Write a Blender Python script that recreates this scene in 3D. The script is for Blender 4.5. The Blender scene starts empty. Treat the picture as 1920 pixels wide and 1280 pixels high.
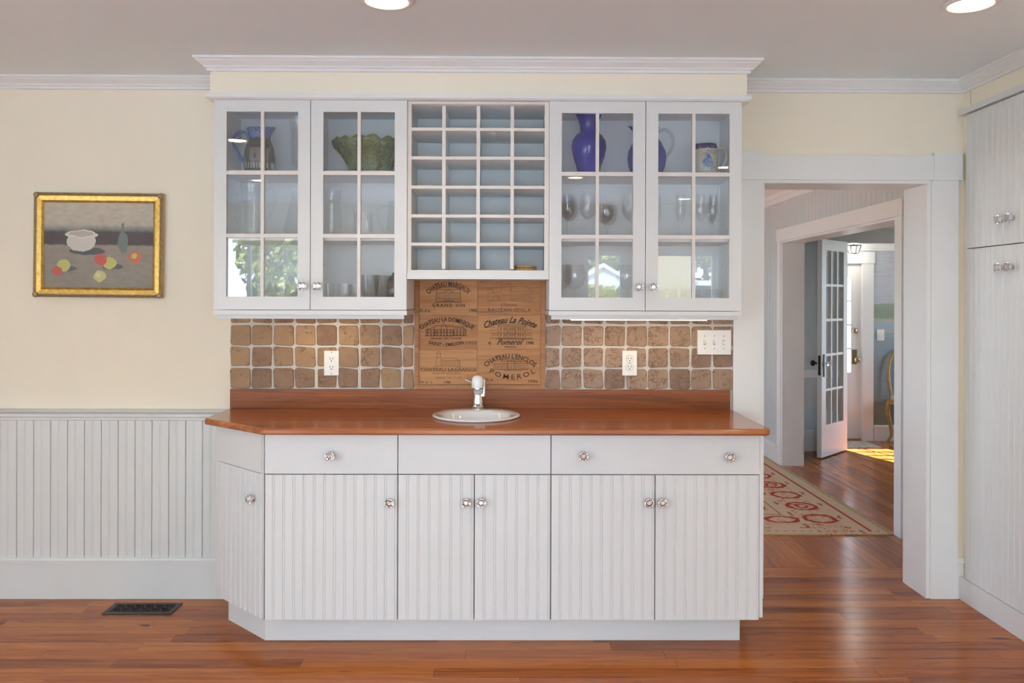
import bpy, bmesh, math, random
from mathutils import Vector, Matrix

S = bpy.context.scene
COL = S.collection
PI = math.pi
RND = random.Random(11)

# ------------------------------------------------------------------ camera
cd = bpy.data.cameras.new('camera')
cam = bpy.data.objects.new('camera', cd)
COL.objects.link(cam)
cd.sensor_width = 36.0
cd.lens = 1587.0 / 1920.0 * 36.0
cd.shift_y = -78.0 / 1920.0
cd.clip_start = 0.05
cd.clip_end = 500
cam.matrix_world = (Matrix.Translation((0, -4.09, 1.437)) @ Matrix.Rotation(-0.0076, 4, 'Z')
                    @ Matrix.Rotation(PI / 2, 4, 'X') @ Matrix.Rotation(0.003, 4, 'Z'))
S.camera = cam

# ------------------------------------------------------------------ world, sun, exposure
S.view_settings.view_transform = 'Standard'
S.view_settings.look = 'None'
S.view_settings.gamma = 1.0
S.view_settings.use_curve_mapping = False
S.view_settings.exposure = 0.15
SKY_STRENGTH = 8.0
SUN_STRENGTH = 60.0
w = bpy.data.worlds.new('sky')
S.world = w
w.use_nodes = True
wn = w.node_tree
bg = wn.nodes['Background']
tc = wn.nodes.new('ShaderNodeTexCoord')
sp = wn.nodes.new('ShaderNodeSeparateXYZ')
rp = wn.nodes.new('ShaderNodeValToRGB')
wn.links.new(tc.outputs['Generated'], sp.inputs[0])
wn.links.new(sp.outputs['Z'], rp.inputs[0])
rp.color_ramp.elements[0].position = 0.0
rp.color_ramp.elements[0].color = (1.02, 1.20, 1.36, 1)
rp.color_ramp.elements[1].position = 0.6
rp.color_ramp.elements[1].color = (0.42, 0.62, 1.0, 1)
wn.links.new(rp.outputs[0], bg.inputs['Color'])
bg.inputs['Strength'].default_value = SKY_STRENGTH
sd = bpy.data.lights.new('sun', 'SUN')
sd.energy = SUN_STRENGTH
sd.angle = 0.01
sd.color = (0.98, 0.985, 0.98)
sun = bpy.data.objects.new('sun', sd)
COL.objects.link(sun)
sun.rotation_euler = (math.radians(-36), math.radians(-12), 0)   # from the front-door side of the house
S.cycles.max_bounces = 10
S.cycles.diffuse_bounces = 5
S.cycles.transmission_bounces = 8
S.cycles.transparent_max_bounces = 16
S.cycles.caustics_reflective = False
S.cycles.caustics_refractive = False
S.cycles.sample_clamp_indirect = 6.0

# windows, some added for light: (x0, x1, z0, z1) in the wall behind the camera (Y = -6), and (y0, y1, z0, z1) in the side wall (X = -4.2)
REAR = [(-3.62, -2.12, 0.06, 2.16), (-1.15, 0.52, 0.06, 2.40), (0.88, 1.33, 0.10, 1.98), (1.60, 2.36, 0.10, 1.98)]  # the broad middle window is added for frontal light
SIDE = [(-5.75, -4.5, 0.45, 2.2), (-4.1, -3.0, 0.75, 2.1)]  # both unseen, added to bring in more daylight


def portal(loc, rot, sx, sy):
    d = bpy.data.lights.new('window_portal', 'AREA')
    d.shape = 'RECTANGLE'
    d.size = sx
    d.size_y = sy
    d.cycles.is_portal = True
    o = bpy.data.objects.new('window_portal', d)
    COL.objects.link(o)
    o.location = loc
    o.rotation_euler = rot


for a, b, c, e in REAR:
    portal(((a + b) / 2, -6.14, (c + e) / 2), (PI / 2, 0, 0), b - a, e - c)
for a, b, c, e in SIDE:
    portal((-4.34, (a + b) / 2, (c + e) / 2), (0, -PI / 2, 0), e - c, b - a)
ADDED_HALLWIN = (1.4, 3.4, 0.8, 2.0)        # unseen window added to light the hall, in its side wall, X = -0.6
portal((-0.74, 2.4, 1.4), (0, -PI / 2, 0), 1.2, 2.0)
ADDED_ENTRYWIN = (4.11, 4.58, 0.1, 2.0)    # added beside the entry to brighten it, X = 5.2
portal((5.32, 4.345, 1.05), (0, PI / 2, 0), 1.9, 0.47)
ADDED_STAIRWIN = (2.7, 3.5, 0.7, 1.9)  # unseen window placed to throw light onto the mural
portal((5.32, 3.1, 1.3), (0, PI / 2, 0), 1.2, 0.8)


# ------------------------------------------------------------------ helpers
def W(o):
    if o.parent:
        return W(o.parent) @ o.matrix_parent_inverse @ o.matrix_basis
    return o.matrix_basis.copy()


def adopt(o, parent, local=False):
    if parent is not None:
        o.parent = parent
        if not local:
            o.matrix_parent_inverse = W(parent).inverted()


def tag(o, label=None, cat=None, group=None, kind=None):
    if label: o['label'] = label
    if cat: o['category'] = cat
    if group: o['group'] = group
    if kind: o['kind'] = kind
    return o


def thing(name, label, cat, loc=(0, 0, 0), rotz=0.0, group=None, kind=None):
    o = bpy.data.objects.new(name, None)
    o.empty_display_size = 0.05
    COL.objects.link(o)
    o.location = loc
    o.rotation_euler = (0, 0, rotz)
    return tag(o, label, cat, group, kind)


def link(name, me, mat=None, parent=None, local=False):
    if mat is not None and len(me.materials) == 0:
        me.materials.append(mat)
    o = bpy.data.objects.new(name, me)
    COL.objects.link(o)
    adopt(o, parent, local)
    return o


def mesh(bm, name, mat=None, smooth=False, bev=0.0, seg=2, autosmooth=None):
    if bev > 0:
        eds = [e for e in bm.edges if len(e.link_faces) == 2 and e.calc_face_angle(0) > 0.5]
        bmesh.ops.bevel(bm, geom=eds, offset=bev, segments=seg, affect='EDGES', profile=0.5, clamp_overlap=True)
    me = bpy.data.meshes.new(name)
    bm.normal_update()
    bm.to_mesh(me)
    bm.free()
    if smooth:
        for p in me.polygons: p.use_smooth = True
        if autosmooth: me.set_sharp_from_angle(angle=autosmooth)
    if mat is not None: me.materials.append(mat)
    return me


def obj(name, bm, mat, parent=None, smooth=False, bev=0.0, seg=2, local=False, autosmooth=None):
    return link(name, mesh(bm, name, mat, smooth, bev, seg, autosmooth), None, parent, local)


def struct(name, bm, mat, label, cat, parent=None, bev=0.0, kind='structure'):
    o = obj(name, bm, mat, parent, bev=bev)
    if parent is None: tag(o, label, cat, kind=kind)
    return o


def box(bm, x0, x1, y0, y1, z0, z1):
    v = [bm.verts.new(p) for p in ((x0, y0, z0), (x1, y0, z0), (x1, y1, z0), (x0, y1, z0),
                                   (x0, y0, z1), (x1, y0, z1), (x1, y1, z1), (x0, y1, z1))]
    for f in ((3, 2, 1, 0), (4, 5, 6, 7), (0, 1, 5, 4), (1, 2, 6, 5), (2, 3, 7, 6), (3, 0, 4, 7)):
        bm.faces.new([v[i] for i in f])
    return bm


def B(*boxes):
    bm = bmesh.new()
    for b in boxes: box(bm, *b)
    return bm


def prism(bm, pts, a0, a1, axis='X'):
    """closed profile swept along an axis. X: pts are (y,z); Y: (x,z); Z: (x,y)"""
    def P(p, a):
        return {'X': (a, p[0], p[1]), 'Y': (p[0], a, p[1]), 'Z': (p[0], p[1], a)}[axis]
    A = [bm.verts.new(P(p, a0)) for p in pts]
    Bv = [bm.verts.new(P(p, a1)) for p in pts]
    n = len(pts)
    for i in range(n):
        bm.faces.new((A[i], A[(i + 1) % n], Bv[(i + 1) % n], Bv[i]))
    bm.faces.new(A[::-1]); bm.faces.new(Bv)
    bmesh.ops.recalc_face_normals(bm, faces=bm.faces)
    return bm


def lathe(prof, n=24, bm=None, axis='Z', c=(0, 0, 0), cap=False):
    bm = bm or bmesh.new()
    rings = []
    def P(r, a, h):
        x, y = r * math.cos(a), r * math.sin(a)
        p = (x, y, h) if axis == 'Z' else (x, -h, y) if axis == '-Y' else (h, x, y)
        return (p[0] + c[0], p[1] + c[1], p[2] + c[2])
    new = []
    for r, h in prof:
        if r < 1e-5: rings.append([bm.verts.new(P(0, 0, h))])
        else: rings.append([bm.verts.new(P(r, 2 * PI * i / n, h)) for i in range(n)])
    for k in range(len(rings) - 1):
        a, b = rings[k], rings[k + 1]
        for i in range(n):
            j = (i + 1) % n
            if len(a) == 1 and len(b) == 1: continue
            if len(a) == 1: new.append(bm.faces.new((a[0], b[j], b[i])))
            elif len(b) == 1: new.append(bm.faces.new((a[i], a[j], b[0])))
            else: new.append(bm.faces.new((a[i], a[j], b[j], b[i])))
    if cap:
        for rg in (rings[0], rings[-1]):
            if len(rg) > 2: new.append(bm.faces.new(rg))
    bmesh.ops.recalc_face_normals(bm, faces=new)
    return bm


def smoothpath(pts, k=6):
    out = []
    P = [Vector(p) for p in pts]
    for i in range(len(P) - 1):
        p0 = P[max(i - 1, 0)]; p1 = P[i]; p2 = P[i + 1]; p3 = P[min(i + 2, len(P) - 1)]
        for j in range(k):
            t = j / k
            out.append(0.5 * ((2 * p1) + (p2 - p0) * t + (2 * p0 - 5 * p1 + 4 * p2 - p3) * t * t + (3 * p1 - p0 - 3 * p2 + p3) * t ** 3))
    out.append(P[-1])
    return out


def tube(pts, r, n=8, bm=None, flat=1.0):
    """r: number or list; flat squashes the section along the first normal"""
    bm = bm or bmesh.new()
    P = [Vector(p) for p in pts]
    rs = r if isinstance(r, (list, tuple)) else [r] * len(P)
    up = Vector((0.12, 0.9, 0.3)).normalized()
    rings = []
    new = []
    for i, p in enumerate(P):
        t = (P[min(i + 1, len(P) - 1)] - P[max(i - 1, 0)]).normalized()
        a = t.cross(up).normalized()
        b = t.cross(a).normalized()
        rings.append([bm.verts.new(p + a * rs[i] * flat * math.cos(2 * PI * k / n) + b * rs[i] * math.sin(2 * PI * k / n)) for k in range(n)])
    for i in range(len(rings) - 1):
        for k in range(n):
            j = (k + 1) % n
            new.append(bm.faces.new((rings[i][k], rings[i][j], rings[i + 1][j], rings[i + 1][k])))
    new.append(bm.faces.new(rings[0][::-1])); new.append(bm.faces.new(rings[-1]))
    bmesh.ops.recalc_face_normals(bm, faces=new)
    return bm


def cells(u0, u1, v0, v1, holes):
    """rectangles that fill u0..u1 x v0..v1 except the holes (a,b,c,d)"""
    us = sorted({u0, u1, *[h[0] for h in holes], *[h[1] for h in holes]})
    out = []
    for i in range(len(us) - 1):
        a, b = us[i], us[i + 1]
        cut = sorted((h[2], h[3]) for h in holes if h[0] <= a + 1e-6 and h[1] >= b - 1e-6)
        z = v0
        for c, d in cut:
            if c > z + 1e-6: out.append((a, b, z, c))
            z = d
        if z < v1 - 1e-6: out.append((a, b, z, v1))
    return out


def copy_tree(o, parent=None):
    c = o.copy()
    COL.objects.link(c)
    if parent is not None: c.parent = parent
    for ch in list(o.children): copy_tree(ch, c)
    return c


# ------------------------------------------------------------------ materials
def newmat(name):
    m = bpy.data.materials.new(name)
    m.use_nodes = True
    return m, m.node_tree, m.node_tree.nodes['Principled BSDF']


def nd(nt, t, inp=None, out=0, **kw):
    n = nt.nodes.new('ShaderNode' + t)
    for k, v in kw.items(): setattr(n, k, v)
    for k, v in (inp or {}).items():
        if isinstance(v, bpy.types.NodeSocket): nt.links.new(v, n.inputs[k])
        else: n.inputs[k].default_value = v
    return n.outputs[out]


def mth(nt, op, a, b=0.0, c=0.0):
    return nd(nt, 'Math', {0: a, 1: b, 2: c}, operation=op)


def ramp(nt, fac, stops):
    n = nt.nodes.new('ShaderNodeValToRGB')
    nt.links.new(fac, n.inputs[0])
    e = n.color_ramp.elements
    while len(e) < len(stops): e.new(0.5)
    for i, (p, c) in enumerate(stops):
        e[i].position = p
        e[i].color = (*c, 1) if len(c) == 3 else c
    return n.outputs[0]


def mix(nt, fac, a, b, mode='MIX'):
    n = nt.nodes.new('ShaderNodeMix')
    n.data_type = 'RGBA'
    n.blend_type = mode
    for k, v in ((0, fac), (6, a), (7, b)):
        if isinstance(v, bpy.types.NodeSocket): nt.links.new(v, n.inputs[k])
        elif k == 0: n.inputs[0].default_value = v
        else: n.inputs[k].default_value = (*v, 1)
    return n.outputs[2]


def bump(nt, b, h, strength=0.2, dist=0.002):
    nt.links.new(nd(nt, 'Bump', {'Height': h, 'Strength': strength, 'Distance': dist}), b.inputs['Normal'])


def plain(name, col, rough=0.5, metal=0.0, var=0.0, scale=30, bmp=0.0, coat=0.0, emit=None, es=0.0, spec=0.5, trans=0.0, ior=1.45):
    m, nt, b = newmat(name)
    b.inputs['Base Color'].default_value = (*col, 1)
    b.inputs['Roughness'].default_value = rough
    b.inputs['Metallic'].default_value = metal
    b.inputs['Coat Weight'].default_value = coat
    b.inputs['Coat Roughness'].default_value = 0.08
    b.inputs['Specular IOR Level'].default_value = spec
    b.inputs['Transmission Weight'].default_value = trans
    b.inputs['IOR'].default_value = ior
    co = nd(nt, 'TexCoord', out=3)
    nz = nd(nt, 'TexNoise', {'Vector': co, 'Scale': scale, 'Detail': 3.0})
    if var > 0:
        nt.links.new(ramp(nt, nz, [(0.3, tuple(c * (1 - var) for c in col)), (0.7, tuple(min(1, c * (1 + var)) for c in col))]), b.inputs['Base Color'])
    if bmp > 0:
        bump(nt, b, nz, bmp, 0.001)
    if emit:
        b.inputs['Emission Color'].default_value = (*emit, 1)
        b.inputs['Emission Strength'].default_value = es
    return m


def wood(name, dark, mid, light, grain=(1.2, 26, 26), rough=0.3, coat=0.0, vary=0.35, knots=True, fine=0.5):
    m, nt, b = newmat(name)
    co = nd(nt, 'TexCoord', out=3)
    rnd = nd(nt, 'ObjectInfo', out=5)
    off = nd(nt, 'CombineXYZ', {0: mth(nt, 'MULTIPLY', rnd, 37.0), 1: mth(nt, 'MULTIPLY', rnd, 11.0), 2: mth(nt, 'MULTIPLY', rnd, 23.0)})
    p = nd(nt, 'VectorMath', {0: co, 1: off}, operation='ADD')
    q = nd(nt, 'VectorMath', {0: p, 1: grain}, operation='MULTIPLY')
    n1 = nd(nt, 'TexNoise', {'Vector': q, 'Scale': 1.0, 'Detail': 6.0, 'Roughness': 0.6, 'Distortion': 0.6})
    q2 = nd(nt, 'VectorMath', {0: p, 1: (grain[0] * 2.2, grain[1] * 7, grain[2] * 7)}, operation='MULTIPLY')
    n2 = nd(nt, 'TexNoise', {'Vector': q2, 'Scale': 1.0, 'Detail': 4.0, 'Roughness': 0.6})
    ring = mth(nt, 'SINE', mth(nt, 'MULTIPLY', n1, 42.0))
    f = mth(nt, 'ADD', mth(nt, 'MULTIPLY', n1, 0.62), mth(nt, 'MULTIPLY', n2, 0.38 * fine * 2))
    f = mth(nt, 'ADD', f, mth(nt, 'MULTIPLY', ring, 0.055))
    f = mth(nt, 'ADD', f, mth(nt, 'MULTIPLY', mth(nt, 'SUBTRACT', rnd, 0.5), vary))
    c = ramp(nt, f, [(0.22, dark), (0.48, mid), (0.72, light)])
    if knots:
        q3 = nd(nt, 'VectorMath', {0: p, 1: (grain[0] * 2.0, grain[1] * 0.42, grain[2] * 0.42)}, operation='MULTIPLY')
        n3 = nd(nt, 'TexNoise', {'Vector': q3, 'Scale': 1.3, 'Detail': 2.0, 'Distortion': 1.2})
        c = mix(nt, ramp(nt, n3, [(0.70, (0, 0, 0)), (0.78, (0.85, 0.85, 0.85))]), c, tuple(v * 0.42 for v in dark))
    nt.links.new(c, b.inputs['Base Color'])
    b.inputs['Roughness'].default_value = rough
    b.inputs['Coat Weight'].default_value = coat
    b.inputs['Coat Roughness'].default_value = 0.06
    b.inputs['Specular IOR Level'].default_value = 0.2
    bump(nt, b, n2, 0.06, 0.001)
    return m


def clear(name, tint=(1, 1, 1), ior=1.5):
    """window glass: what is not mirrored passes straight through"""
    m = bpy.data.materials.new(name)
    m.use_nodes = True
    nt = m.node_tree
    nt.nodes.remove(nt.nodes['Principled BSDF'])
    back = nd(nt, 'NewGeometry', out=6)      # both faces of the sheet mirror alike, as in real flat glass
    fr = nd(nt, 'Fresnel', {'IOR': nd(nt, 'Mix', {0: back, 2: ior, 3: 1.0 / ior})})
    t = nd(nt, 'BsdfTransparent', {'Color': (*tint, 1)})
    g = nd(nt, 'BsdfGlossy', {'Roughness': 0.0, 'Color': (1, 1, 1, 1)})
    mx = nt.nodes.new('ShaderNodeMixShader')
    nt.links.new(fr, mx.inputs[0]); nt.links.new(t, mx.inputs[1]); nt.links.new(g, mx.inputs[2])
    nt.links.new(mx.outputs[0], nt.nodes['Material Output'].inputs['Surface'])
    return m


INNER = plain('brightened_cabinet_inside', (0.925, 0.93, 0.93), 0.5)  # paler than the doors, brightens the dim insides by colour
WHITE = plain('white_cabinet_paint', (0.71, 0.71, 0.69), 0.32, var=0.012, scale=6, bmp=0.02)
TRIM = plain('white_trim_paint', (0.81, 0.81, 0.79), 0.35, var=0.012, scale=5, bmp=0.02)
WAINS = plain('wainscot_paint', (0.71, 0.72, 0.705), 0.4, var=0.012, scale=5, bmp=0.02)
WARMLIT = plain('warm_light_white', (0.74, 0.69, 0.64), 0.4, var=0.015, scale=8)  # cream tint paints in the warm light on muntins and rack
CEIL = plain('ceiling_paint', (0.83, 0.905, 0.93), 0.8, var=0.01, scale=3, bmp=0.02)
CREAM = plain('cream_wall_paint', (0.875, 0.795, 0.645), 0.7, var=0.012, scale=4, bmp=0.03)
GREYWALL = plain('grey_panel_paint', (0.575, 0.61, 0.605), 0.35, var=0.012, scale=5)
COUNTER = wood('counter_wood', (0.11, 0.028, 0.012), (0.28, 0.085, 0.027), (0.42, 0.155, 0.05), grain=(0.7, 22, 22), rough=0.22, coat=0.5, vary=0.3, fine=0.4)
UPSTAND = wood('upstand_wood', (0.11, 0.032, 0.010), (0.245, 0.072, 0.023), (0.34, 0.12, 0.04), grain=(0.8, 20, 20), rough=0.35, coat=0.0, vary=0.1, fine=0.4)
FLOORW = wood('floor_plank_wood', (0.15, 0.034, 0.007), (0.35, 0.094, 0.016), (0.48, 0.16, 0.034), grain=(1.1, 22, 22), rough=0.19, coat=0.0, vary=0.30)
CRATE = wood('crate_pine_wood', (0.24, 0.095, 0.036), (0.39, 0.175, 0.068), (0.50, 0.26, 0.11), grain=(1.6, 40, 40), rough=0.5, vary=0.22, knots=False)
CRATEFRAME = wood('crate_frame_wood', (0.20, 0.085, 0.035), (0.35, 0.155, 0.065), (0.45, 0.21, 0.095), grain=(4, 30, 30), rough=0.45, vary=0.1, knots=False)
INK = plain('burnt_lettering', (0.05, 0.02, 0.010), 0.7, var=0.2, scale=200)
INKFAINT = plain('faded_lettering', (0.155, 0.066, 0.030), 0.7, var=0.2, scale=200)
INKMID = plain('worn_lettering', (0.085, 0.036, 0.018), 0.7, var=0.2, scale=200)
PANE = clear('window_glass', (0.985, 0.99, 0.99), 1.5)
CABPANE = clear('cabinet_door_glass', (0.99, 0.993, 0.993), 1.62)
CRYSTAL = plain('crystal_glass', (0.96, 0.97, 0.98), 0.02, trans=1.0, ior=1.5)
GLASS = clear('drinking_glass', (0.982, 0.986, 0.986), 1.5)
CHROME = plain('chrome', (0.80, 0.80, 0.82), 0.12, 1.0)
PORCELAIN = plain('white_porcelain', (0.84, 0.84, 0.845), 0.08, coat=0.6)
PLASTIC = plain('white_plastic', (0.86, 0.85, 0.82), 0.3)
DARK = plain('dark_slot', (0.02, 0.02, 0.02), 0.6)
SHADOWGAP = plain('carcass_gap_shade', (0.25, 0.25, 0.26), 0.7)  # carcass darkened so the door gaps carry painted shade
IRON = plain('dark_bronze_metal', (0.055, 0.043, 0.04), 0.45, 0.6, var=0.2, scale=60)
BRASS = plain('aged_brass', (0.30, 0.23, 0.12), 0.35, 0.9, var=0.2, scale=80)
GROUT = plain('pale_grout', (0.66, 0.62, 0.56), 0.9, var=0.08, scale=120, bmp=0.3)


def tile_mat(name, cols, crack, amount):
    m, nt, b = newmat(name)
    co = nd(nt, 'TexCoord', out=3)
    rnd = nd(nt, 'ObjectInfo', out=5)
    off = nd(nt, 'CombineXYZ', {0: mth(nt, 'MULTIPLY', rnd, 13.0), 1: mth(nt, 'MULTIPLY', rnd, 5.0), 2: mth(nt, 'MULTIPLY', rnd, 29.0)})
    p = nd(nt, 'VectorMath', {0: co, 1: off}, operation='ADD')
    n1 = nd(nt, 'TexNoise', {'Vector': p, 'Scale': 30.0, 'Detail': 5.0, 'Roughness': 0.65})
    n2 = nd(nt, 'TexNoise', {'Vector': p, 'Scale': 150.0, 'Detail': 3.0})
    f = mth(nt, 'ADD', mth(nt, 'ADD', mth(nt, 'MULTIPLY', n1, 0.45), mth(nt, 'MULTIPLY', n2, 0.25)), mth(nt, 'MULTIPLY', rnd, 0.36))
    c = ramp(nt, f, [(0.30, cols[0]), (0.50, cols[1]), (0.72, cols[2])])
    # veins and pits: where a distorted noise crosses its middle, only in a few patches
    n3 = nd(nt, 'TexNoise', {'Vector': p, 'Scale': 22.0, 'Detail': 4.0, 'Roughness': 0.7, 'Distortion': 0.8})
    n4 = nd(nt, 'TexNoise', {'Vector': p, 'Scale': 15.0, 'Detail': 1.0})
    vein = mth(nt, 'LESS_THAN', mth(nt, 'ABSOLUTE', mth(nt, 'SUBTRACT', n3, 0.5)), 0.022)
    patch = ramp(nt, n4, [(1 - amount - 0.06, (0, 0, 0)), (1 - amount + 0.03, (1, 1, 1))])
    v = mth(nt, 'MULTIPLY', vein, patch)
    c = mix(nt, mth(nt, 'MULTIPLY', v, 0.85), c, crack)
    nt.links.new(c, b.inputs['Base Color'])
    b.inputs['Roughness'].default_value = 0.62
    h = mth(nt, 'SUBTRACT', mth(nt, 'ADD', mth(nt, 'MULTIPLY', n2, 0.5), n1), v)
    bump(nt, b, h, 0.45, 0.002)
    return m


TILE_L = tile_mat('tan_tumbled_stone', ((0.18, 0.097, 0.057), (0.28, 0.16, 0.083), (0.37, 0.225, 0.106)), (0.10, 0.045, 0.02), 0.40)
TILE_R = tile_mat('rosy_tumbled_stone', ((0.20, 0.118, 0.08), (0.285, 0.178, 0.12), (0.36, 0.24, 0.165)), (0.13, 0.06, 0.025), 0.52)

# ------------------------------------------------------------------ room shell
T = 0.215          # thickness of the wall with the cabinets
OP = (1.231, 2.055, 0.0, 2.021)     # the doorway
H = 2.5
bm = bmesh.new()
for a, b, c, d in cells(-4.2, 2.6, 0, H, [OP]): box(bm, a, b, 0, T, c, d)
struct('wall_back', bm, CREAM, 'cream painted wall behind the built-in cabinets with a cased doorway', 'wall')
bm = bmesh.new()
for a, b, c, d in cells(-4.2, 3.4, 0, H, REAR): box(bm, a, b, -6.15, -6.0, c, d)
struct('wall_rear', bm, CREAM, 'cream wall with windows opposite the built-in cabinets', 'wall')
bm = bmesh.new()
for a, b, c, d in cells(-6.15, T, 0, H, SIDE): box(bm, -4.35, -4.2, a, b, c, d)
struct('wall_left', bm, CREAM, 'cream side wall with two added windows beyond the painting', 'wall')
struct('wall_right', B((2.22, 2.9, -2.6, -0.762, 0, H)), CREAM, 'cream side wall past the tall beadboard cupboard', 'wall')
struct('wall_right_filler', B((2.2225, 2.9, -0.053, -0.0005, 0, H)), CREAM, 'narrow cream wall strip between doorway and tall cupboard', 'wall')
struct('wall_right_soffit', B((2.2205, 2.9, -0.7615, -0.066, 2.3595, H)), CREAM, 'cream soffit above the tall beadboard cupboard', 'soffit')
struct('wall_side_rear', B((3.4, 3.55, -6.15, -2.45, 0, H), (2.9, 3.4, -2.6, -2.45, 0, H)), CREAM, 'cream side wall at the rear of the room', 'wall')
struct('ceiling', B((-4.35, 3.55, -6.15, T, H, H + 0.25)), CEIL, 'smooth pale grey ceiling above the built-in cabinets', 'ceiling')

floor = struct('floor', B((-4.35, 5.4, -6.15, 6.2, -0.14, -0.0125)), FLOORW, 'reddish brown heart pine plank floor', 'floor')


def plank(x0, x1, y0, y1, along='X', z1=0.0):
    L = (x1 - x0) if along == 'X' else (y1 - y0)
    wd = (y1 - y0) if along == 'X' else (x1 - x0)
    g = 0.0006
    bm = B((-L / 2 + g, L / 2 - g, -wd / 2 + g, wd / 2 - g, -0.012, z1))
    o = obj('plank', bm, FLOORW, floor, bev=0.0012, seg=1, local=True)
    o.location = ((x0 + x1) / 2, (y0 + y1) / 2, 0)
    if along == 'Y': o.rotation_euler = (0, 0, PI / 2)


PW = 0.083
row = 0
y = 0.46
while y > -1.35:
    y0 = y - PW
    xa, xb = (-3.0, 2.2) if y0 < -0.001 else (1.0, 2.45)
    x = xa - RND.uniform(0, 0.8)
    while x < xb:
        l = RND.uniform(0.55, 2.0)
        a, b = max(x, xa), min(x + l, xb)
        if b - a > 0.06: plank(a, b, y0, y)
        x += l
    y -= PW
x = 1.0
while x < 4.35:
    ya, yb = 0.46, 4.62
    yy = ya - RND.uniform(0, 1.0)
    while yy < yb:
        l = RND.uniform(1.2, 2.6)
        a, b = max(yy, ya), min(yy + l, yb)
        if b - a > 0.08: plank(x, x + PW, a, b, 'Y')
        yy += l
    x += PW

# crown mouldings: profile (out from wall, down from ceiling)
CROWN = [(0, 0), (0.058, 0), (0.058, 0.010), (0.050, 0.013), (0.046, 0.020), (0.034, 0.029), (0.024, 0.036), (0.022, 0.042), (0.013, 0.045), (0.012, 0.056), (0, 0.058)]
nt_ = [0]


def crown(path, label, prof=CROWN, ztop=H, mat=TRIM, name=None, closed_ends=True):
    """path: plan points; the moulding sticks out to the right of the direction of travel"""
    nt_[0] += 1
    bm = bmesh.new()
    P = [Vector((p[0], p[1])) for p in path]
    rings = []
    for i, p in enumerate(P):
        d0 = (P[i] - P[i - 1]).normalized() if i > 0 else (P[1] - P[0]).normalized()
        d1 = (P[i + 1] - P[i]).normalized() if i < len(P) - 1 else d0
        n0 = Vector((d0.y, -d0.x)); n1 = Vector((d1.y, -d1.x))
        m = (n0 + n1)
        m = m / max(m.dot(n0), 0.2)
        rings.append([bm.verts.new((p.x + m.x * o, p.y + m.y * o, ztop - dz)) for o, dz in prof])
    n = len(prof)
    for i in range(len(rings) - 1):
        for k in range(n):
            j = (k + 1) % n
            bm.faces.new((rings[i][k], rings[i][j], rings[i + 1][j], rings[i + 1][k]))
    bm.faces.new(rings[0]); bm.faces.new(rings[-1][::-1])
    bmesh.ops.recalc_face_normals(bm, faces=bm.faces)
    return struct(name or 'trim_%d' % nt_[0], bm, mat, label, 'moulding')


SX0, SX1, SY = -1.31, 1.071, -0.335      # soffit over the wall cabinets
crown([(-4.2, 0), (SX0 - 0.001, 0)], 'white crown moulding above the painting wall')
crown([(SX1 + 0.001, 0), (2.22, 0), (2.22, -2.6)], 'white crown moulding above the doorway and tall cupboard')
struct('wall_soffit', B((SX0, SX1, SY, -0.0005, 2.336, H - 0.0005)), CREAM, 'cream boxed soffit between crown moulding and wall cabinets', 'soffit')
crown([(SX0, 0), (SX0, SY), (SX1, SY), (SX1, 0)], 'white crown moulding wrapping the cream soffit')
crown([(SX0 + 0.02, 0), (SX0 + 0.02, SY), (SX1 - 0.02, SY), (SX1 - 0.02, 0)],
      'flat white ledge moulding between soffit and glass cabinet doors', [(-0.02, 0), (0.032, 0), (0.032, 0.017), (0.022, 0.024), (-0.02, 0.024)], 2.3405)

# wainscot, chair rail, baseboard on the painting wall
wains = struct('wall_wainscot', B((-4.19, -1.2, -0.006, -0.0005, 0.0, 0.86)), GREYWALL, 'white beadboard wainscot below the painting', 'wainscot')


def board_mesh(wd, h, t=0.008, mid=False, mat=WHITE, deep=0.0028):
    g = 0.0012
    if mid:   # bead in the middle, V joint at the edges
        c = wd / 2
        pr = [(g, 0.0022), (g + 0.002, 0), (c - 0.005, 0), (c - 0.0038, 0.0016), (c - 0.002, 0.0004), (c, 0.0), (c + 0.002, 0.0004), (c + 0.0038, 0.0016), (c + 0.005, 0), (wd - g - 0.002, 0), (wd - g, 0.0022)]
    else:
        pr = [(0, deep), (0.0015, 0), (wd - 0.0115, 0), (wd - 0.0103, deep), (wd - 0.0085, 0.0007), (wd - 0.006, 0), (wd - 0.0035, 0.0007), (wd - 0.0015, deep), (wd, deep)]
    pts = [(x, y) for x, y in pr] + [(pr[-1][0], t), (pr[0][0], t)]
    bm = bmesh.new()
    prism(bm, pts, 0, h, 'Z')
    me = bpy.data.meshes.new('board')
    bm.normal_update(); bm.to_mesh(me); bm.free()
    me.materials.append(mat)
    return me


BW = 0.0807
bmw = board_mesh(BW, 0.69, 0.009, True, WAINS)
x = -2.421 - 10 * BW
while x < -1.25:
    o = link('board', bmw, None, wains, True)
    o.location = (x, -0.0165, 0.18)
    x += BW
struct('trim_chair_rail', prism(bmesh.new(), [(-0.0005, 0.853), (-0.017, 0.853), (-0.022, 0.857), (-0.020, 0.866), (-0.030, 0.872), (-0.030, 0.884), (-0.024, 0.888), (-0.040, 0.897), (-0.042, 0.905), (-0.0005, 0.908)], -4.19, -1.30, 'X'),
       WAINS, 'white moulded chair rail above the beadboard wainscot', 'moulding')
struct('baseboard_left', prism(bmesh.new(), [(-0.0005, 0), (-0.024, 0), (-0.024, 0.168), (-0.030, 0.170), (-0.030, 0.186), (-0.026, 0.196), (-0.0005, 0.197)], -4.19, -1.20, 'X'),
       WAINS, 'tall white baseboard under the beadboard wainscot', 'baseboard')
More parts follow.
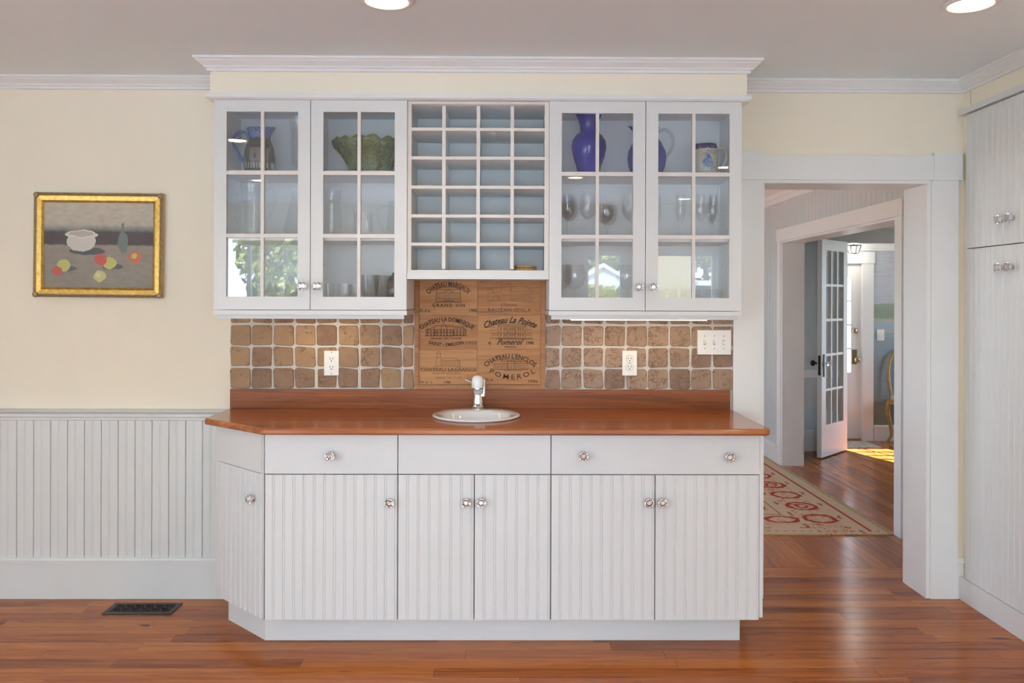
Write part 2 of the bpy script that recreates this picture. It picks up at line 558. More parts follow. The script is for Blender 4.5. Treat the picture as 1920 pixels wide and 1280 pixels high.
struct('baseboard_right', prism(bmesh.new(), [(-0.0005, 0), (-0.017, 0), (-0.017, 0.168), (-0.022, 0.171), (-0.022, 0.182), (-0.012, 0.196), (-0.0005, 0.197)], 2.186, 2.219, 'X'),
       TRIM, 'short white baseboard beside the doorway casing', 'baseboard')

# cased doorway
dc = thing('trim_doorway', 'white painted doorway casing with square corner blocks', 'door casing', (1.64, 0, 0), kind='structure')
for a, b in ((1.098, 1.231), (2.055, 2.186)):
    obj('casing', B((a, b, -0.021, -0.0005, 0, 2.019)), TRIM, dc, bev=0.002)
obj('head_casing', B((1.236, 2.064, -0.022, -0.0005, 2.021, 2.139)), TRIM, dc, bev=0.002)
for a, b in ((1.09, 1.2355), (2.0645, 2.203)):
    obj('corner_block', B((a, b, -0.028, -0.0005, 2.0195, 2.153)), TRIM, dc, bev=0.002)
obj('jamb', B((1.2313, 1.249, -0.012, T + 0.012, 0, 2.004)), TRIM, dc, bev=0.0015)
obj('jamb', B((2.037, 2.0547, -0.012, T + 0.012, 0, 2.004)), TRIM, dc, bev=0.0015)
obj('head_jamb', B((1.2313, 2.0547, -0.012, T + 0.012, 2.0045, 2.0205)), TRIM, dc, bev=0.0015)

# ------------------------------------------------------------------ rooms beyond the doorway
HX = 2.42
bm = bmesh.new()
for a, b, c, d in cells(T, 5.0, 0, H, [(1.105, 3.27, 0, 1.955)]): box(bm, HX, HX + 0.17, a, b, c, d)
hallwall = struct('wall_hall', bm, GREYWALL, 'grey panelled hall wall seen through the doorway', 'wall')
hb = board_mesh(0.155, 2.24, 0.008, True, GREYWALL)
for i in range(32):
    y0 = 0.24 + i * 0.155
    if 0.9 < y0 < 3.27:
        hb2 = bpy.data.meshes.get('board_over') or board_mesh(0.155, 0.33, 0.008, True, GREYWALL)
        hb2.name = 'board_over'
        o = link('board', hb2, None, hallwall, True)
        z = 2.055
    else:
        o = link('board', hb, None, hallwall, True)
        z = 0.14
    if y0 > 4.7: continue
    o.rotation_euler = (0, 0, -PI / 2)
    o.location = (HX - 0.0085, y0 + 0.155, z)
struct('wall_hall_end', B((-0.75, HX, 5.0, 5.15, 0, H)), GREYWALL, 'far end wall of the hall', 'wall')
bm = bmesh.new()
for a, b, c, d in cells(T, 5.15, 0, H, [ADDED_HALLWIN]): box(bm, -0.75, -0.6, a, b, c, d)
struct('wall_hall_side', bm, GREYWALL, 'hall side wall with an added window', 'wall')
struct('ceiling_hall', B((-0.75, HX + 0.17, T, 5.15, H, H + 0.25)), CEIL, 'pale ceiling of the hall', 'ceiling')
crown([(HX - 0.009, 4.99), (HX - 0.009, T)], 'stepped crown moulding along the hall ceiling',
      [(0, 0), (0.11, 0), (0.11, 0.02), (0.095, 0.028), (0.085, 0.05), (0.055, 0.09), (0.03, 0.12), (0.025, 0.15), (0.012, 0.16), (0.012, 0.20), (0, 0.205)])
struct('baseboard_hall', prism(bmesh.new(), [(HX - 0.0005, 0), (HX - 0.024, 0), (HX - 0.024, 0.135), (HX - 0.032, 0.14), (HX - 0.03, 0.155), (HX - 0.0005, 0.165)], 3.37, 4.99, 'Y'),
       TRIM, 'white baseboard along the hall wall beyond the wide opening', 'baseboard')
oc = thing('trim_hall_opening', 'white casing of the wide opening off the hall', 'door casing', (HX, 2.19, 0), kind='structure')
for a, b in ((1.012, 1.104), (3.271, 3.36)):
    obj('casing', B((HX - 0.026, HX - 0.0005, a, b, 0, 1.954)), TRIM, oc, bev=0.002)
obj('head_casing', B((HX - 0.03, HX - 0.0005, 1.0, 3.372, 1.955, 2.06)), TRIM, oc, bev=0.002)
for a, b in ((1.1055, 1.12), (3.255, 3.2695)):
    obj('jamb', B((HX - 0.012, HX + 0.18, a, b, 0, 1.939)), TRIM, oc, bev=0.0015)
obj('head_jamb', B((HX - 0.012, HX + 0.18, 1.1055, 3.2695, 1.94, 1.9545)), TRIM, oc, bev=0.0015)

# entry room beyond the wide opening
bm = bmesh.new()
for a, b, c, d in cells(HX + 0.171, 5.2, 0, 2.4, [(3.27, 4.9, 0, 1.99)]): box(bm, a, b, 4.0, 4.1, c, d)
struct('wall_entry_inner', bm, GREYWALL, 'shaded grey wall with chair rail beside the french door', 'wall')
struct('trim_entry_rail', B((HX + 0.18, 3.2, 3.978, 3.9995, 0.735, 0.775), (HX + 0.18, 3.2, 3.985, 3.9995, 0.70, 0.735)), TRIM, 'chair rail on the shaded wall behind the french door', 'moulding')
struct('baseboard_entry', B((HX + 0.18, 3.2, 3.978, 3.9995, 0, 0.20)), TRIM, 'baseboard on the shaded wall behind the french door', 'baseboard')
bm = bmesh.new()
for a, b, c, d in cells(0.0, 4.8, 0, 2.4, [ADDED_STAIRWIN, ADDED_ENTRYWIN]): box(bm, 5.2, 5.33, a, b, c, d)
struct('wall_entry_side', bm, GREYWALL, 'side wall of the entry room with added windows', 'wall')
struct('wall_entry_near', B((HX + 0.171, 5.2, 0.22, 0.34, 0, 2.4)), GREYWALL, 'near wall of the entry room', 'wall')
struct('ceiling_entry', B((HX + 0.171, 5.33, 0.22, 4.0, 2.13, 2.4)), plain('painted_shade_ceiling', (0.42, 0.41, 0.40), 0.8), 'low entry room ceiling in grey that stands for shade', 'ceiling')  # grey colour stands in for the shade on this ceiling
struct('ceiling_vestibule', B((HX + 0.171, 5.33, 4.1, 4.8, 2.035, 2.4)), CEIL, 'white vestibule ceiling above the front door', 'ceiling')
crown([(HX + 0.18, 4.6), (5.19, 4.6)], 'white crown moulding above the front door and mural', [(0, 0), (0.05, 0), (0.05, 0.012), (0.03, 0.03), (0.02, 0.055), (0.012, 0.06), (0.012, 0.078), (0, 0.08)], 2.034)

# mural wall and front door wall
m, nt, b = newmat('landscape_mural')
co = nd(nt, 'TexCoord', out=3)
sx = nt.nodes.new('ShaderNodeSeparateXYZ'); nt.links.new(co, sx.inputs[0])
nz = nd(nt, 'TexNoise', {'Vector': nd(nt, 'VectorMath', {0: co, 1: (9, 1, 14)}, operation='MULTIPLY'), 'Scale': 1.0, 'Detail': 4.0})
zz = mth(nt, 'ADD', sx.outputs['Z'], mth(nt, 'MULTIPLY', mth(nt, 'SUBTRACT', nz, 0.5), 0.06))
fz = mth(nt, 'MULTIPLY', zz, 0.5)
c = ramp(nt, fz, [(0.08, (0.20, 0.23, 0.19)), (0.185, (0.23, 0.265, 0.235)), (0.20, (0.245, 0.31, 0.345)), (0.40, (0.26, 0.325, 0.365)), (0.558, (0.30, 0.37, 0.41)),
                  (0.562, (0.50, 0.46, 0.36)), (0.568, (0.33, 0.405, 0.47)), (0.612, (0.36, 0.43, 0.49)), (0.618, (0.50, 0.46, 0.37)), (0.632, (0.24, 0.30, 0.225)), (0.700, (0.265, 0.325, 0.25)),
                  (0.708, (0.47, 0.49, 0.55)), (0.95, (0.50, 0.51, 0.55))])
c = mix(nt, 0.16, c, nd(nt, 'TexNoise', {'Vector': nd(nt, 'VectorMath', {0: co, 1: (6, 1, 60)}, operation='MULTIPLY'), 'Scale': 1.0, 'Detail': 3.0}), 'OVERLAY')
nt.links.new(c, b.inputs['Base Color'])
b.inputs['Roughness'].default_value = 0.8
MURAL = m
struct('wall_mural', B((3.79, 5.2, 4.6, 4.75, 0, 2.4), (HX + 0.171, 2.95, 4.6, 4.75, 0, 2.4), (2.95, 3.79, 4.6, 4.75, 1.86, 2.4)), MURAL, 'wall painted with a hazy lake and hills mural', 'wall')
struct('baseboard_mural', prism(bmesh.new(), [(4.5995, 0), (4.578, 0), (4.578, 0.13), (4.573, 0.135), (4.575, 0.15), (4.5995, 0.16)], 3.79, 5.19, 'X'), TRIM, 'white baseboard under the painted mural', 'baseboard')
fc = thing('trim_front_door', 'white casing with corner block around the front door', 'door casing', (3.3, 4.6, 0), kind='structure')
obj('casing', B((3.668, 3.782, 4.575, 4.5995, 0, 1.822)), TRIM, fc, bev=0.002)
obj('casing', B((2.90, 3.0, 4.575, 4.5995, 0, 1.822)), TRIM, fc, bev=0.002)
obj('corner_block', B((3.664, 3.79, 4.568, 4.5995, 1.8225, 1.94)), TRIM, fc, bev=0.002)
obj('head_casing', B((2.90, 3.6635, 4.573, 4.5995, 1.8225, 1.935)), TRIM, fc, bev=0.002)
obj('jamb', B((2.9505, 2.998, 4.6, 4.749, 0, 1.8585)), TRIM, fc)
obj('jamb', B((3.662, 3.7895, 4.6, 4.749, 0, 1.8585)), TRIM, fc)
obj('head_jamb', B((2.998, 3.662, 4.6, 4.749, 1.8195, 1.8585)), TRIM, fc)
obj('threshold', B((2.998, 3.662, 4.59, 4.76, 0.0005, 0.018)), CRATEFRAME, fc)
fd = thing('door_front', 'white front door with glass lights and brass lock plate', 'door', (3.33, 4.62, 0), kind='structure')
dz = obj('door_leaf', B((3.0, 3.10, 4.62, 4.66, 0.02, 1.818), (3.565, 3.66, 4.62, 4.66, 0.02, 1.818), (3.10, 3.565, 4.62, 4.66, 0.02, 0.70), (3.10, 3.565, 4.62, 4.66, 1.68, 1.818)), TRIM, fd, bev=0.002)
for k in range(4):
    za = 0.70 + k * 0.245
    for j in range(2):
        xa = 3.10 + j * 0.2325
        obj('pane', B((xa, xa + 0.2325, 4.638, 4.642, za, za + 0.245)), PANE, dz)
for k in range(1, 4):
    obj('muntin', B((3.10, 3.565, 4.625, 4.655, 0.70 + k * 0.245 - 0.009, 0.70 + k * 0.245 + 0.009)), TRIM, dz)
obj('muntin', B((3.3235, 3.3415, 4.626, 4.654, 0.70, 1.68)), TRIM, dz)
obj('lock_plate', B((3.578, 3.626, 4.612, 4.6195, 0.785, 0.935)), BRASS, fd, bev=0.002)
obj('door_knob', lathe([(0.012, 0), (0.012, 0.03), (0.026, 0.04), (0.029, 0.052), (0.02, 0.064), (0, 0.066)], 16, axis='-Y', c=(3.611, 4.612, 0.835)), BRASS, fd, smooth=True)
obj('deadbolt', lathe([(0, 0), (0.03, 0), (0.03, 0.012), (0.024, 0.018), (0, 0.02)], 16, axis='-Y', c=(3.605, 4.6195, 1.13)), plain('polished_brass', (0.5, 0.47, 0.3), 0.25, 0.8), fd, smooth=True)

# french door standing ajar
fr = thing('door_french', 'white french door with glass panes standing ajar', 'door', (2.868, 3.562, 0), math.radians(46.8), kind='structure')
DW, DH, DT = 0.60, 2.0, 0.042
st, tr, br = 0.095, 0.10, 0.30
dl = obj('door_leaf', B((0, st, 0, DT, 0.012, DH), (DW - st, DW, 0, DT, 0.012, DH), (st, DW - st, 0, DT, 0.012, br), (st, DW - st, 0, DT, DH - tr, DH)), TRIM, fr, bev=0.002, local=True)
pw = (DW - 2 * st) / 3
ph = (DH - tr - br) / 5
for i in range(3):
    for k in range(5):
        obj('pane', B((st + i * pw, st + (i + 1) * pw, 0.019, 0.023, br + k * ph, br + (k + 1) * ph)), PANE, dl, local=True)
for i in (1, 2):
    obj('muntin', B((st + i * pw - 0.011, st + i * pw + 0.011, 0.004, DT - 0.004, br, DH - tr)), TRIM, dl, local=True, bev=0.003)
for k in range(1, 5):
    obj('muntin', B((st, DW - st, 0.005, DT - 0.005, br + k * ph - 0.011, br + k * ph + 0.011)), TRIM, dl, local=True, bev=0.003)
for yy in (-0.006, DT):
    obj('lock_plate', B((0.026, 0.056, yy, yy + 0.006, 0.745, 0.95)), IRON, fr, local=True, bev=0.001)
obj('latch_plate', B((-0.004, -0.0002, 0.010, 0.032, 0.76, 0.94)), IRON, fr, local=True)
obj('door_knob', lathe([(0.010, 0), (0.010, 0.03), (0.020, 0.036), (0.029, 0.05), (0.024, 0.064), (0, 0.068)], 10, axis='-Y', c=(0.041, -0.006, 0.865)), CRYSTAL, fr, local=True)
kb = lathe([(0.010, 0), (0.010, 0.03), (0.020, 0.036), (0.029, 0.05), (0.024, 0.064), (0, 0.068)], 10, axis='-Y', c=(0, 0, 0))
bmesh.ops.rotate(kb, verts=kb.verts, cent=(0, 0, 0), matrix=Matrix.Rotation(PI, 3, 'Z'))
bmesh.ops.translate(kb, verts=kb.verts, vec=(0.041, DT + 0.006, 0.865))
obj('door_knob', kb, IRON, fr, local=True)

# ------------------------------------------------------------------ crystal knobs (shared meshes, axis towards -Y)
KNOB_ME = mesh(lathe([(0.0085, 0.010), (0.013, 0.013), (0.0205, 0.024), (0.0195, 0.031), (0.011, 0.037), (0, 0.037)], 9, axis='-Y', cap=True), 'knob', CRYSTAL)
KNOBBASE_ME = mesh(lathe([(0, 0), (0.0125, 0), (0.0125, 0.003), (0.007, 0.006), (0.007, 0.0115), (0, 0.0115)], 14, axis='-Y'), 'knob_base', CHROME, True, autosmooth=0.6)


def knob(parent, x, y, z, local=False):
    for nm, me in (('knob_base', KNOBBASE_ME), ('knob', KNOB_ME)):
        o = link(nm, me, None, parent, local)
        o.location = (x, y, z)


BOARDS = {}


def bead_door(root, x0, x1, z0, z1, yf, n, local=False, knob_at=None, name='door'):
    """beadboard door whose face looks towards -Y at y = yf"""
    d = obj(name, B((x0, x1, yf + 0.0075, yf + 0.021, z0, z1)), WHITE, root, local=local)
    wd = (x1 - x0) / n
    key = (round(wd, 4), round(z1 - z0, 4))
    if key not in BOARDS: BOARDS[key] = board_mesh(wd, z1 - z0, 0.0076)
    for i in range(n):
        o = link('board', BOARDS[key], None, d, local)
        o.location = (x0 + i * wd, yf, z0)
    if knob_at: knob(d, knob_at[0], yf, knob_at[1], local)
    return d


def drawer_front(root, x0, x1, z0, z1, yf, knobs=(), local=False, name='drawer'):
    d = obj(name, B((x0, x1, yf, yf + 0.02, z0, z1)), WHITE, root, bev=0.002, local=local)
    for kx, kz in knobs: knob(d, kx, yf, kz, local)
    return d


# ------------------------------------------------------------------ base cabinets
YF = -0.60
ZD0, ZD1, ZW0, ZW1 = 0.118, 0.7155, 0.7195, 0.879


def base_unit(label, x0, x1, drawer_knobs, doors, drawer_name='drawer'):
    t = thing('base_cabinet', label, 'cabinet', ((x0 + x1) / 2, -0.3, 0.112))
    obj('body', B((x0, x0 + 0.016, YF + 0.022, -0.03, 0.1125, 0.8855), (x1 - 0.016, x1, YF + 0.022, -0.03, 0.1125, 0.8855), (x0 + 0.016, x1 - 0.016, -0.04, -0.03, 0.1125, 0.8855),
                  (x0 + 0.016, x1 - 0.016, YF + 0.022, -0.04, 0.1125, 0.13), (x0 + 0.016, x1 - 0.016, YF + 0.022, YF + 0.036, 0.70, 0.8855)), SHADOWGAP, t)
    g = 0.0018
    drawer_front(t, x0 + g, x1 - g, ZW0, ZW1, YF, drawer_knobs, name=drawer_name)
    for a, b, n, kn in doors: bead_door(t, a + g, b - g, ZD0, ZD1, YF, n, knob_at=kn)
    return t


base_unit('white base cabinet with one crystal-knobbed drawer over a single beadboard door', -0.990, -0.442, [(-0.718, 0.796)], [(-0.990, -0.442, 13, (-0.474, 0.603))])
base_unit('white sink base cabinet with plain knobless panel over two beadboard doors', -0.4415, 0.189, [], [(-0.4415, -0.1265, 7, (-0.160, 0.604)), (-0.1265, 0.189, 7, (-0.098, 0.605))], 'drawer_panel')
t = base_unit('white base cabinet with wide two-knob drawer over two beadboard doors', 0.1895, 1.053, [(0.321, 0.796), (0.923, 0.793)],
              [(0.1895, 0.620, 10, (0.592, 0.605)), (0.620, 1.053, 10, (0.648, 0.605))])
obj('end_panel', B((1.0535, 1.068, YF + 0.006, -0.03, 0.126, 0.884)), WHITE, t, bev=0.0015)

# angled end unit: face runs from (-1.283,-0.315) to (-0.992,-0.603)
ax, ay, bx, by = -1.283, -0.312, -0.995, -0.600
Lf = math.hypot(bx - ax, by - ay)
an = thing('base_cabinet', 'narrow angled white base cabinet with blank panel over single beadboard door at counter end', 'cabinet', (ax, ay, 0.112), math.atan2(by - ay, bx - ax))
rz = math.atan2(by - ay, bx - ax)
R45 = W(an).inverted()
bm = bmesh.new()
foot = [(-1.283, -0.034), (-1.283, -0.302), (-1.002, -0.582), (-0.991, -0.575), (-0.991, -0.034)]
prism(bm, foot, 0.1125, 0.8855, 'Z')
obj('body', bm, WHITE, an)
zl = -0.112
drawer_front(an, 0.012, Lf - 0.016, ZW0 + zl, ZW1 + zl, 0.0, (), True, 'drawer_panel')
bead_door(an, 0.012, Lf - 0.016, ZD0 + zl, ZD1 + zl, 0.0, 9, True, (Lf - 0.075, 0.607 + zl))
bm = bmesh.new()
prism(bm, [(Lf - 0.0152, 0.002), (Lf + 0.001, 0.0), (Lf + 0.001, 0.004), (Lf - 0.0152, 0.018)], 0.006, ZW1 + zl, 'Z')
obj('corner_post', bm, WHITE, an, local=True)
obj('corner_post', B((-0.008, 0.010, 0.001, 0.02, 0.006, ZW1 + zl)), WHITE, an, local=True, bev=0.002)

bm = bmesh.new()
prism(bm, [(-1.238, -0.03), (-1.238, -0.287), (-1.009, -0.516), (0.995, -0.516), (0.995, -0.03)], 0.0, 0.1118, 'Z')
tag(obj('toe_kick', bm, WHITE, bev=0.001, seg=1), 'recessed white toe kick plinth under the base cabinets', 'plinth')

# ------------------------------------------------------------------ worktop with sink cut-out
SKX, SKY = -0.130, -0.284


def offset_poly(pts, d):
    out = []
    n = len(pts)
    for i in range(n):
        p0, p1, p2 = Vector(pts[i - 1]), Vector(pts[i]), Vector(pts[(i + 1) % n])
        a = (p1 - p0).normalized(); b = (p2 - p1).normalized()
        na = Vector((-a.y, a.x)); nb = Vector((-b.y, b.x))
        mm = na + nb
        mm = mm / max(mm.dot(na), 0.3)
        out.append(p1 + mm * d)
    return out


out = [(-1.322, -0.001), (-1.322, -0.352)]
out += [(-1.316, -0.372)]
out += [(-0.992, -0.650), (-0.978, -0.654)]
rc = 0.035
for k in range(5):
    a = -PI / 2 + k * PI / 8
    out.append((1.088 - rc + rc * math.cos(a), -0.654 + rc + rc * math.sin(a)))
out += [(1.088, -0.001)]       # counter-clockwise seen from above
bm = bmesh.new()
rings = []
for d, z in ((0.007, 0.8862), (0.002, 0.8885), (0.0, 0.893), (0.0, 0.9055), (0.002, 0.911), (0.007, 0.914)):
    rings.append([bm.verts.new((p.x, min(p.y, -0.001), z)) for p in offset_poly(out, d)])
n = len(out)
for i in range(len(rings) - 1):
    for k in range(n):
        bm.faces.new((rings[i][k], rings[i][(k + 1) % n], rings[i + 1][(k + 1) % n], rings[i + 1][k]))
for ring, z in ((rings[-1], 0.914), (rings[0], 0.8862)):
    hole = [bm.verts.new((SKX + 0.172 * math.cos(2 * PI * k / 40), SKY + 0.185 * math.sin(2 * PI * k / 40), z)) for k in range(40)]
    eds = [bm.edges.get((ring[k], ring[(k + 1) % n])) for k in range(n)]
    eds += [bm.edges.new((hole[k], hole[(k + 1) % 40])) for k in range(40)]
    bmesh.ops.triangle_fill(bm, use_beauty=True, use_dissolve=False, edges=eds)
    if ring is rings[-1]: top_hole = hole
    else:
        for k in range(40): bm.faces.new((top_hole[k], top_hole[(k + 1) % 40], hole[(k + 1) % 40], hole[k]))
bmesh.ops.recalc_face_normals(bm, faces=bm.faces)
# glued-up strips of the worktop show as slightly different boards
m, nt, b = newmat('strip_glued_worktop')
co = nd(nt, 'TexCoord', out=3)
sx = nt.nodes.new('ShaderNodeSeparateXYZ'); nt.links.new(co, sx.inputs[0])
strip = mth(nt, 'FLOOR', mth(nt, 'MULTIPLY', sx.outputs['Y'], 9.0))
rn = nd(nt, 'TexWhiteNoise', {'W': strip}, noise_dimensions='1D')
off = nd(nt, 'CombineXYZ', {0: mth(nt, 'MULTIPLY', strip, 3.7), 2: mth(nt, 'MULTIPLY', strip, 1.3)})
p = nd(nt, 'VectorMath', {0: co, 1: off}, operation='ADD')
n1 = nd(nt, 'TexNoise', {'Vector': nd(nt, 'VectorMath', {0: p, 1: (0.8, 24, 24)}, operation='MULTIPLY'), 'Scale': 1.0, 'Detail': 5.0, 'Distortion': 0.5})
n2 = nd(nt, 'TexNoise', {'Vector': nd(nt, 'VectorMath', {0: p, 1: (2, 120, 120)}, operation='MULTIPLY'), 'Scale': 1.0, 'Detail': 3.0})
f = mth(nt, 'ADD', mth(nt, 'ADD', mth(nt, 'MULTIPLY', n1, 0.6), mth(nt, 'MULTIPLY', n2, 0.25)), mth(nt, 'MULTIPLY', rn, 0.2))
c = ramp(nt, f, [(0.28, (0.10, 0.024, 0.007)), (0.50, (0.31, 0.083, 0.017)), (0.72, (0.52, 0.175, 0.038))])
nt.links.new(c, b.inputs['Base Color'])
b.inputs['Roughness'].default_value = 0.2
b.inputs['Coat Weight'].default_value = 0.15
b.inputs['Coat Roughness'].default_value = 0.05
tag(obj('worktop', bm, m), 'varnished reddish wood worktop with clipped corner and rounded edge', 'worktop')
tag(obj('upstand', B((-1.318, 1.088 - 0.006, -0.027, -0.0005, 0.9145, 1.0055)), UPSTAND, bev=0.002), 'reddish brown wooden upstand board along the back of the worktop', 'upstand')

# sink
def oval(bm, rings, nseg=48):
    R_ = []
    for cx, cy, rx, ry, z in rings:
        R_.append([bm.verts.new((cx + rx * math.cos(2 * PI * k / nseg), cy + ry * math.sin(2 * PI * k / nseg), z)) for k in range(nseg)])
    for i in range(len(R_) - 1):
        for k in range(nseg):
            bm.faces.new((R_[i][k], R_[i][(k + 1) % nseg], R_[i + 1][(k + 1) % nseg], R_[i + 1][k]))
    return R_


sk = thing('sink', 'small oval white drop-in sink in the wooden worktop', 'sink', (SKX, SKY, 0.914))
bm = bmesh.new()
yc = SKY - 0.028
rg = oval(bm, [(SKX, SKY, 0.190, 0.206, 0.9143), (SKX, SKY, 0.197, 0.213, 0.9175), (SKX, SKY, 0.198, 0.214, 0.9215), (SKX, SKY, 0.192, 0.208, 0.9255),
               (SKX, yc, 0.158, 0.150, 0.922), (SKX, yc, 0.152, 0.143, 0.914), (SKX, yc, 0.140, 0.130, 0.87), (SKX, yc, 0.115, 0.105, 0.82), (SKX, yc, 0.06, 0.055, 0.795), (SKX, yc, 0.022, 0.022, 0.792)])
bm.faces.new(rg[-1])
bmesh.ops.recalc_face_normals(bm, faces=bm.faces)
obj('basin', bm, PORCELAIN, sk, smooth=True)
obj('drain', lathe([(0.021, 0.7925), (0.019, 0.797), (0, 0.796)], 20, c=(SKX, yc, 0)), CHROME, sk, smooth=True)

# faucet
fx, fy = SKX + 0.002, -0.105
fa = thing('faucet', 'single-lever faucet with chrome body and white spout head behind the sink', 'faucet', (fx, fy, 0.9252))
obj('base_ring', lathe([(0, 0.9235), (0.029, 0.9235), (0.030, 0.928), (0.026, 0.933), (0, 0.933)], 24, c=(fx, fy, 0)), CHROME, fa, smooth=True, autosmooth=0.7)
obj('body', lathe([(0.027, 0.933), (0.029, 0.938), (0.027, 0.960), (0.0235, 0.985), (0.0215, 1.005), (0.021, 1.015), (0, 1.016)], 24, c=(fx, fy, 0)), CHROME, fa, smooth=True, autosmooth=0.9)
path = smoothpath([(fx, fy - 0.004, 1.0), (fx, fy - 0.030, 1.020), (fx, fy - 0.060, 1.037), (fx, fy - 0.085, 1.05)], 5)
obj('spout', tube(path, [0.020 + 0.001 * i / len(path) for i in range(len(path))], 20), PORCELAIN, fa, smooth=True, autosmooth=1.0)
hd = obj('spout_head', lathe([(0, 1.090), (0.012, 1.089), (0.021, 1.084), (0.0255, 1.074), (0.027, 1.060), (0.027, 1.040), (0.0265, 1.034), (0.020, 1.033), (0, 1.033)], 28, c=(fx, fy - 0.092, 0)), PORCELAIN, fa, smooth=True, autosmooth=0.9)
obj('aerator', lathe([(0.0225, 1.0335), (0.0225, 1.027), (0.017, 1.024), (0, 1.0245)], 24, c=(fx, fy - 0.092, 0)), CHROME, hd, smooth=True, autosmooth=0.7)
obj('lever', tube(smoothpath([(fx - 0.015, fy - 0.01, 1.045), (fx - 0.035, fy - 0.015, 1.053), (fx - 0.062, fy - 0.02, 1.064)], 4), [0.008] * 3 + [0.007] * 2 + [0.006] * 2 + [0.0045] * 2, 10), CHROME, fa, smooth=True)
obj('side_hinge', lathe([(0, 0), (0.009, 0), (0.009, 0.075), (0.006, 0.08), (0, 0.08)], 14, c=(fx + 0.027, fy - 0.01, 0.985)), CHROME, fa, smooth=True, autosmooth=0.7)

# ------------------------------------------------------------------ glass-fronted wall cabinets
CZ0, CZ1 = 1.391, 2.3155
YD = -0.35
GZ = [(1.448, 1.7085), (1.7255, 1.986), (2.003, 2.2635)]


def glass_door(root, x0, x1, knob_x):
    st = 0.054
    d = obj('door', B((x0, x0 + st, YD, YD + 0.021, CZ0, CZ1), (x1 - st, x1, YD, YD + 0.021, CZ0, CZ1),
                      (x0 + st, x1 - st, YD, YD + 0.021, CZ0, 1.448), (x0 + st, x1 - st, YD, YD + 0.021, 2.2635, CZ1)), WHITE, root, bev=0.0012, seg=1)
    xm = (x0 + x1) / 2
    for za, zb in GZ:
        for a, b in ((x0 + st, xm - 0.0072), (xm + 0.0072, x1 - st)):
            obj('pane', B((a - 0.003, b + 0.003, YD + 0.0125, YD + 0.0155, za - 0.003, zb + 0.003)), CABPANE, d)
    obj('muntin', B((xm - 0.0072, xm + 0.0072, YD + 0.002, YD + 0.019, 1.448, 2.2635)), WARMLIT, d, bev=0.001, seg=1)
    for za in (1.7085, 1.986):
        for a, b in ((x0 + st, xm - 0.0072), (xm + 0.0072, x1 - st)):
            obj('muntin', B((a, b, YD + 0.002, YD + 0.019, za, za + 0.017)), WARMLIT, d, bev=0.001, seg=1)
    knob(d, knob_x, YD, 1.495)


def glass_cabinet(x0, x1, label, parted=True):
    t = thing('glass_cabinet', label, 'cabinet', ((x0 + x1) / 2, 0, 1.39))
    xm = (x0 + x1) / 2
    th = 0.016
    yb = YD + 0.0225
    obj('side_panel', B((x0 + 0.002, x0 + th, yb, -0.0145, CZ0 + 0.001, 2.3155)), INNER, t)
    obj('side_panel', B((x1 - th, x1 - 0.002, yb, -0.0145, CZ0 + 0.001, 2.3155)), INNER, t)
    obj('back_panel', B((x0 + th, x1 - th, -0.022, -0.0145, CZ0 + 0.001, 2.3155)), INNER, t)
    obj('top_panel', B((x0 + th, x1 - th, yb, -0.022, 2.300, 2.3155)), INNER, t)
    obj('bottom_panel', B((x0 + th, x1 - th, yb, -0.022, CZ0 + 0.001, 1.412)), INNER, t)
    if parted: obj('partition', B((xm - 0.009, xm + 0.009, yb + 0.006, -0.022, 1.412, 2.300)), INNER, t)
    for z0, z1 in ((1.698, 1.714), (1.994, 2.010)):
        for a, b in ((x0 + th, xm - 0.009), (xm + 0.009, x1 - th)) if parted else ((x0 + th, x1 - th),):
            obj('shelf', B((a + 0.0005, b - 0.0005, yb + 0.014, -0.0225, z0, z1)), INNER, t, bev=0.001, seg=1)
    bm = bmesh.new()
    for xs, sgn in ((x0 + th, 1), (xm + 0.009, 1), (xm - 0.009, -1), (x1 - th, -1)):
        if not parted and abs(xs - xm) < 0.05: continue
        for k in range(12):
            zz = 1.47 + k * 0.0655
            for yy in (-0.085, yb + 0.05):
                lathe([(0, 0), (0.0026, 0), (0.0026, 0.0008), (0, 0.0008)], 6, bm=bm, axis='X', c=(xs if sgn > 0 else xs - 0.0008, yy, zz))
    tag(obj('peg_hole', bm, DARK, t), kind='stuff')
    obj('bottom_rail', B((x0 - 0.002, x1 + 0.002, YD - 0.004, -0.0145, 1.3685, 1.3885)), WHITE, t, bev=0.0015, seg=1)
    obj('valance', B((x0 + 0.010, x1 - 0.012, YD + 0.012, YD + 0.030, 1.3505, 1.368)), WHITE, t, bev=0.001, seg=1)
    glass_door(t, x0, xm - 0.0016, xm - 0.032)
    glass_door(t, xm + 0.0016, x1, xm + 0.032)
    return t


glass_cabinet(-1.286, -0.4375, 'white glass-door wall cabinet holding the blue pitcher and green leaf bowl')
glass_cabinet(0.1925, 1.044, 'white glass-door wall cabinet holding cobalt vase and stemmed glasses', False)

